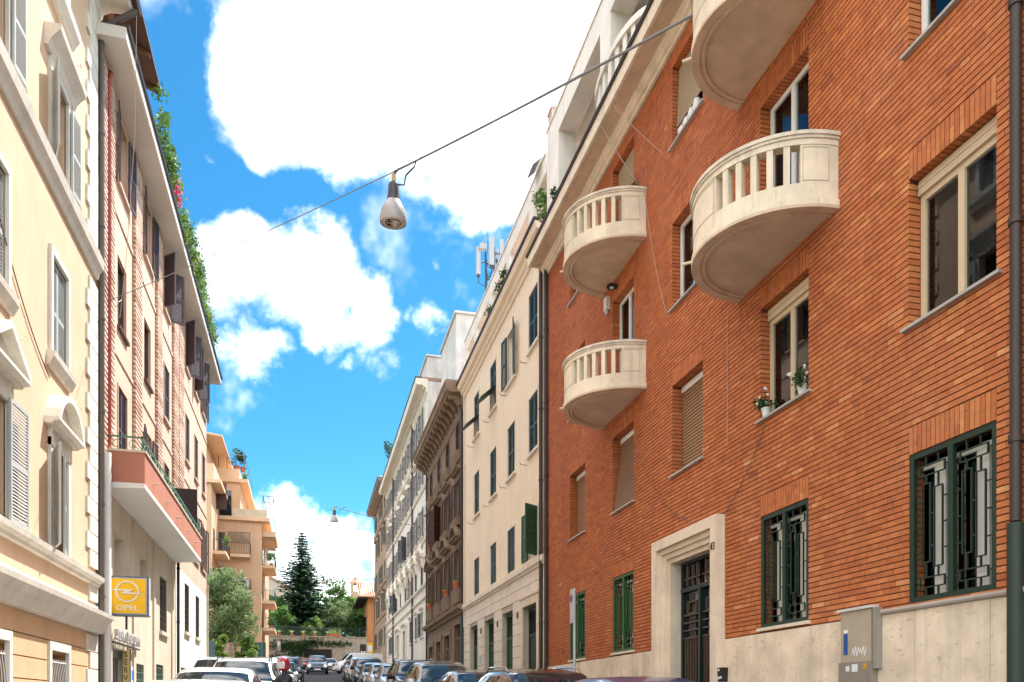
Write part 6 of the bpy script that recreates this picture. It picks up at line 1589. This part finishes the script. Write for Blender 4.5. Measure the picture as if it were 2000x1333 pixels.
q = MB(); q.box(x0 + .015, x1 + .005, ub - .006, ub - .001, zt - 1.98, zt - .02); FC = q.build('face', flat('sign_pale_yellow', (.7, .55, .2), .5), VS)
for i, chh in enumerate('SERVIZIO'): text_mesh(chh, .24, axes(*AX_F, Vector(((x0 + x1) / 2, ub - .01, zt - .17 - i * .235))), M_trim, 'letter', FC, .003, .85)
q = MB(FR_L); q.box(yl(254), yl(259), 1.7, 2.6, .0, .03); NS = q.build('notice', flat('notice_white', (.72, .74, .78), .5)); top(NS, 'white notice with blue mark on the wall beside the vertical sign', 'notice')
q = MB(FR_L); q.box(yl(255), yl(258), 2.2, 2.5, .03, .036); q.build('blue_mark', flat('notice_blue', (.05, .15, .5), .5), NS)
# no parking sign on a pole, right
pp = onx(1122, 1320, 5.2); PS = thing('parking_sign', 'grey pole with a round no parking sign seen nearly edge on', 'sign', (5.2, pp.y, gz(pp.y)))
zt = onx(1122, 1150, 5.2).z
q = MB(); q.tube([(5.2, pp.y, gz(pp.y)), (5.2, pp.y, zt)], .03, 10); q.build('pole', flat('galvanised', (.4, .4, .4), .4, metal=.5), PS)
q = MB(); q.box(5.135, 5.155, pp.y - .1, pp.y + .1, zt - .7, zt - .02); q.build('panel', flat('sign_back', (.45, .44, .43), .4), PS)
for dz_, cl_ in ((-.2, (.5, .03, .03)),): q = MB(); q.lathe([(0, 0), (.085, 0), (.085, .006)], (5.135, pp.y, zt + dz_), 18, (-1, 0, 0)); q.build('red_disc', flat('sign_red', cl_, .4), PS)
q = MB(); q.lathe([(0, 0), (.06, 0), (.06, .006)], (5.129, pp.y, zt - .2), 18, (-1, 0, 0)); q.build('blue_disc', flat('sign_blue', (.03, .08, .35), .4), PS)
# signs at the end of the street
for nm, lb, px0, px1, py0, py1, Y, cl_ in (('road_sign', 'black framed twin panel road sign in front of the garden wall', 703, 715, 1259, 1278, 100, (.02, .02, .025)), ('warning_sign', 'yellow framed sign board beside the far orange house', 717, 728, 1256, 1280, 101, (.75, .45, .02)), ('road_sign', 'grey signs on a post in front of the creeper on the garden wall', 541, 548, 1252, 1271, 96, (.35, .36, .38))):
    a, b = at(px0, py1, Y), at(px1, py0, Y); T = thing(nm, lb, 'sign', ((a.x + b.x) / 2, Y, gz(Y)))
    q = MB(); q.box(a.x, b.x, Y - .05, Y, a.z, b.z); q.build('panel', flat('sgn_%d' % int(cl_[0] * 999), cl_, .5), T)
    q = MB(); q.tube([((a.x + b.x) / 2, Y + .03, gz(Y)), ((a.x + b.x) / 2, Y + .03, b.z - .05)], .04, 6); q.build('post', M_irn, T)
    q = MB()
    if nm == 'warning_sign': q.box(a.x + .1, b.x - .1, Y - .06, Y - .051, a.z + .45, b.z - .35); q.build('white_field', M_plate, T)
    elif px0 == 703:
        for s_ in (.28, .72): q = MB(); q.lathe([(0, 0), (.13, 0), (.13, .01)], (a.x + (b.x - a.x) * s_, Y - .05, a.z + .25), 12, (0, -1, 0)); q.build('disc', M_plate, T)
    else: q.box(a.x + .04, b.x - .04, Y - .06, Y - .051, (a.z + b.z) / 2, b.z - .06); q.build('white_field', M_plate, T)
# meter cabinet, waste box, house details on the brick wall
u0c, u1c = yr(1700, R - .13), yr(1641, R - .13)
CAB = thing('utility_cabinet', 'grey utility cabinet with stickers and scribbles on the stone plinth', 'cabinet', FR_R((u0c + u1c) / 2, .5, .1))
M_cb1 = flat('cabinet_beige', (.42, .34, .25), .5); M_cb2 = flat('cabinet_grey', (.26, .22, .18), .5)
zc = onx(1640, 1297, R).z - DZ; ztp = onx(1640, 1208, R).z - DZ + .05
q = MB(FR_R); q.box(u0c, u1c, zc, ztp, .03, .12); q.build('upper_box', M_cb1, CAB)
q = MB(FR_R); q.box(u0c - .03, u1c + .05, ztp, ztp + .035, .03, .15); q.build('lid', flat('cabinet_lid', (.6, .57, .52), .5), CAB)
q = MB(FR_R); q.box(u0c - .02, u1c + .02, .2, zc, .03, .14); LB = q.build('lower_box', M_cb2, CAB)
q = MB(FR_R); q.box(u0c + .06, u1c - .06, zc - .62, zc - .14, .14, .15); q.build('upper_door', M_cb2, LB)
for r_ in range(2):
    for c_ in range(5): q = MB(FR_R); q.box(u0c + .14 + c_ * .085, u0c + .19 + c_ * .085, zc - .36 - r_ * .09, zc - .35 - r_ * .09, .15, .154); q.build('vent_slot', M_trim, LB)
q = MB(FR_R); q.box(u0c + .06, u1c - .06, .4, zc - .68, .14, .15); q.build('lower_door', M_cb2, LB)
for nm, a, b, c_, d, m_ in (('blue_sticker', u1c - .14, u1c - .06, zc + .1, zc + .38, flat('sticker_blue', (.02, .08, .3), .5)), ('white_sticker', u1c - .14, u1c - .06, zc + .385, zc + .43, M_plate), ('white_sticker', u1c - .2, u1c - .13, zc - .12, zc - .05, M_plate), ('white_sticker', u1c - .36, u1c - .25, zc - .13, zc - .03, M_plate), ('orange_sticker', u0c + .06, u0c + .12, zc - .1, zc - .03, flat('sticker_orange', (.7, .3, .02), .5))):
    q = MB(FR_R); w_ = .122 if c_ > zc else .142; q.box(a, b, c_, d, w_ - .01, w_ + .002); q.build(nm, m_, CAB)
M_gr = flat('white_marker', (.7, .7, .68), .6); rg = random.Random(9)
def scrib(u, v, wd, ht, w, n, par):
    q = MB(FR_R); pts = []
    for i in range(n): pts.append((u - wd * i / n, v + (ht if i % 2 else 0) + rg.uniform(-.02, .02), w))
    for a, b in zip(pts, pts[1:]): q.tube([a, b], .005, 4)
    q.build('graffiti', M_gr, par)
scrib(u1c - .22, zc + .09, .3, .1, .122, 12, CAB); scrib(u1c - .15, zc - 1.0, .3, .28, .152, 9, LB)
q = MB(FR_R); q.box(u0c - .1, u0c - .03, zc - .1, ztp, .03, .12); q.build('conduit_box', mat('conduit_warm', (.3, .26, .22), .5), CAB)
ua = yr(1420); q = MB(FR_R); z_ = onx(1420, 1331, R - .1).z - DZ; q.hexa([(ua - .08, z_, .035), (ua + .12, z_, .035), (ua + .12, z_, .13), (ua - .08, z_, .13), (ua - .1, z_ + .24, .035), (ua + .14, z_ + .24, .035), (ua + .14, z_ + .24, .15), (ua - .1, z_ + .24, .15)]); WB = top(q.build('waste_box', M_trim), 'small black wall box beside the doorway numbered 43', 'box')
for a, b, c_ in ((.0, .05, .04), (-.06, -.02, .05), (.0, .05, .18)): q = MB(FR_R); q.box(ua + a, ua + b, z_ + c_, z_ + c_ + .04, .13, .155); q.build('label', M_plate, WB)
ul = yr(1206); zl = onx(1206, 560, R).z - DZ
WLm = thing('wall_lamp', 'small dark wall lamp above a balcony door of the brick house', 'lamp', FR_R(ul, zl, .1)); q = MB(FR_R); q.tube([(ul, zl, 0), (ul, zl + .05, .1)], .02, 6); q.build('arm', M_trim, WLm); q = MB(); q.lathe([(.03, .06), (.12, .0), (.13, -.04)], FR_R(ul, zl, .14), 14); q.build('shade', M_trim, WLm); q = MB(); q.lathe([(0, -.08), (.05, -.06), (.05, 0)], FR_R(ul, zl, .14), 10); q.build('bulb', M_lamp, WLm)
ul = yr(1189); zl = onx(1189, 595, R).z - DZ; AB = thing('alarm_box', 'white alarm box on the brick wall between the far balconies', 'alarm', FR_R(ul, zl - .2, .05)); q = MB(FR_R); q.box(ul - .09, ul + .09, zl - .15, zl + .15, 0, .1); q.build('case', M_white, AB); q = MB(); q.lathe([(0, -.1), (.05, -.06), (.05, 0)], FR_R(ul, zl - .16, .06), 10); q.build('lamp', M_lamp, AB)
# flower pots on the sills
def sillpot(u, v, label, flower, seed, sz=.16, grp=None):
    c = Vector(FR_R(u, v, .0)); T = thing('flower_pot', label, 'flower pot', c, grp); rg = random.Random(seed)
    q = MB(); q.lathe([(sz * .38, 0), (sz * .52, sz * .85), (sz * .58, sz * .85), (sz * .58, sz), (sz * .46, sz)], c, 14); q.build('pot', flat('white_pot', (.72, .7, .66), .4), T, smooth=True)
    lf = MB()
    for k_ in range(6): leafset(lf, rg, c + Vector((rg.uniform(-.1, .08), rg.uniform(-.16, .16), sz + rg.uniform(.02, .16))), (.09, .09, .09), 26, .035, .3)
    lf.build('leaves', M_lv_dk, T, kind='stuff')
    fl = MB()
    for k_ in range(9): fl.lathe([(0, -.02), (.02, 0), (.022, .015), (0, .03)], c + Vector((rg.uniform(-.14, .05), rg.uniform(-.2, .2), sz + rg.uniform(.06, .26))), 7)
    fl.build('flowers', flower, T, kind='stuff')
M_fw = flat('white_petal', (.8, .78, .74), .6)
sillpot(11.2, 5.98, 'white pot of white flowers at the far end of a brick house sill', M_fw, 1, .14); sillpot(10.25, 5.98, 'white pot of white flowers at the near end of a brick house sill', M_fw, 2, .14)
sillpot(16.3, 12.5, 'grey window box plant on the upper far balcony rail', flat('red_petal', (.5, .05, .08), .6), 3, .2)
for i, u in enumerate((14.2, 14.0, 13.8, 13.6)): 
    q = MB(); c = FR_R(u, 12.52, -.05); q.lathe([(.05, 0), (.09, .03), (.1, .1), (.06, .17 + .03 * i), (.02, .2 + .03 * i)], c, 12); top(q.build('white_jar', flat('jar_white', (.66, .64, .6), .4), smooth=True), 'white jar standing on the top sill below the tan blind', 'jar', 'jars on the top sill')
# brown house sill pots
for i, (u, v, lb) in enumerate(((37.5, 6.95, 'terracotta pot on the sill nearest the cream house'), (40.5, 6.95, 'terracotta pot on the second sill of the brown stone house'), (46.3, 6.95, 'terracotta pot on the last lower sill of the brown stone house'), (45.9, 10.28, 'terracotta pot on the last upper sill of the brown stone house'))):
    c = Vector(FR_R(u, v, .14)); T = thing('clay_pot', lb, 'flower pot', c); q = MB(); q.lathe([(.14, 0), (.2, .28), (.23, .28), (.23, .36), (.18, .36)], c, 12); q.build('pot', M_terra, T); lf = MB(); leafset(lf, random.Random(i), c + Vector((0, 0, .42)), (.2, .2, .14), 60, .06, .3); lf.build('leaves', M_lv_md, T, kind='stuff')
# notices and number stickers on shop fronts
for u, v, w_, h_, c_, lb in ((25.98, 2.3, .5, .5, (.08, .07, .3), 'blue notice board beside the cream house portal'), (32.6, 3.3, .3, .4, (.7, .68, .62), 'white paper notice on the cream house stone')):
    q = MB(FR_R); q.box(u - w_ / 2, u + w_ / 2, v - h_ / 2, v + h_ / 2, .036, .055); o = top(q.build('notice_board', flat('nb_%d' % int(c_[0] * 999), c_, .5)), lb, 'notice')
    for k_ in range(3): q = MB(FR_R); q.box(u - w_ * .4, u + w_ * .4, v + h_ * (.3 - .25 * k_) - .02, v + h_ * (.3 - .25 * k_) + .02, .055, .058); q.build('text_line', M_plate if c_[0] < .5 else M_irn, o)
for i, u in enumerate((26.5, 29.5, 32.5)):
    q = MB(FR_R); q.lathe([(0, 0), (.12, 0), (.12, .02)], FR_R(u, 4.5, .036), 12, (-1, 0, 0)); top(q.build('number_plaque', M_irn), 'small dark number plaque on the cream ashlar ' + ('between the portal and the first roller shutter', 'between the first and second roller shutters', 'between the second and third roller shutters')[i], 'plaque', 'number plaques on the cream house')
# ------------------------------------------------------------------ antenna mast
am = at(957, 600, 44); zt = at(957, 465, 44).z
AN = thing('antenna_mast', 'phone antenna mast with white panels on the roof behind the cream house', 'antenna', (am.x, 44, 16.5))
q = MB()
for dx in (-.25, .25): q.tube([(am.x + dx, 44, 16.5), (am.x + dx, 44, zt - .5)], .05, 8)
z = 17
while z < zt - 2: q.tube([(am.x - .25, 44, z), (am.x + .25, 44, z + .4)], .02, 5); q.tube([(am.x + .25, 44, z + .4), (am.x - .25, 44, z + .8)], .02, 5); z += .8
q.build('mast', M_irn, AN)
M_pan = flat('antenna_white', (.42, .43, .44), .4)
def panel(px, py0, py1, wpx, dy):
    a = at(px, py0, 44 + dy); b = at(px, py1, 44 + dy); w_ = wpx * 43 / F_PX; q = MB(); q.box(a.x - w_ / 2, a.x + w_ / 2, 44 + dy - .1, 44 + dy + .08, b.z, a.z); o = q.build('panel_antenna', M_pan, AN)
    q = MB(); q.box(a.x - w_ * .4, a.x + w_ * .4, 44 + dy - .06, 44 + dy + .04, b.z - .14, b.z); q.build('connector', M_irn, o)
    q = MB(); q.tube([(a.x, 44 + dy + .05, (a.z + b.z) / 2), (am.x, 44, (a.z + b.z) / 2)], .03, 6); q.build('arm', M_irn, o); q = MB(); q.tube([(a.x, 44 + dy, b.z - .1), (a.x, 44 + dy, b.z - .45), (am.x - .15, 44, b.z - .6), (am.x - .2, 44, b.z - .2)], .025, 6); q.build('feeder', M_trim, o)
panel(960, 465, 519, 10, -.5); panel(934, 483, 537, 8, -.1); panel(979, 469, 525, 8, .1); panel(970, 490, 508, 5, .2)
p = at(943, 484, 43.8); q = MB(); q.box(p.x - .2, p.x + .2, 43.6, 43.9, p.z - .15, p.z + .15); q.build('radio_unit', M_pan, AN)
q = MB(); q.tube([(am.x - .12, 44, zt - 1), (am.x - .12, 44, zt + .45)], .015, 5); q.build('lightning_rod', M_irn, AN)
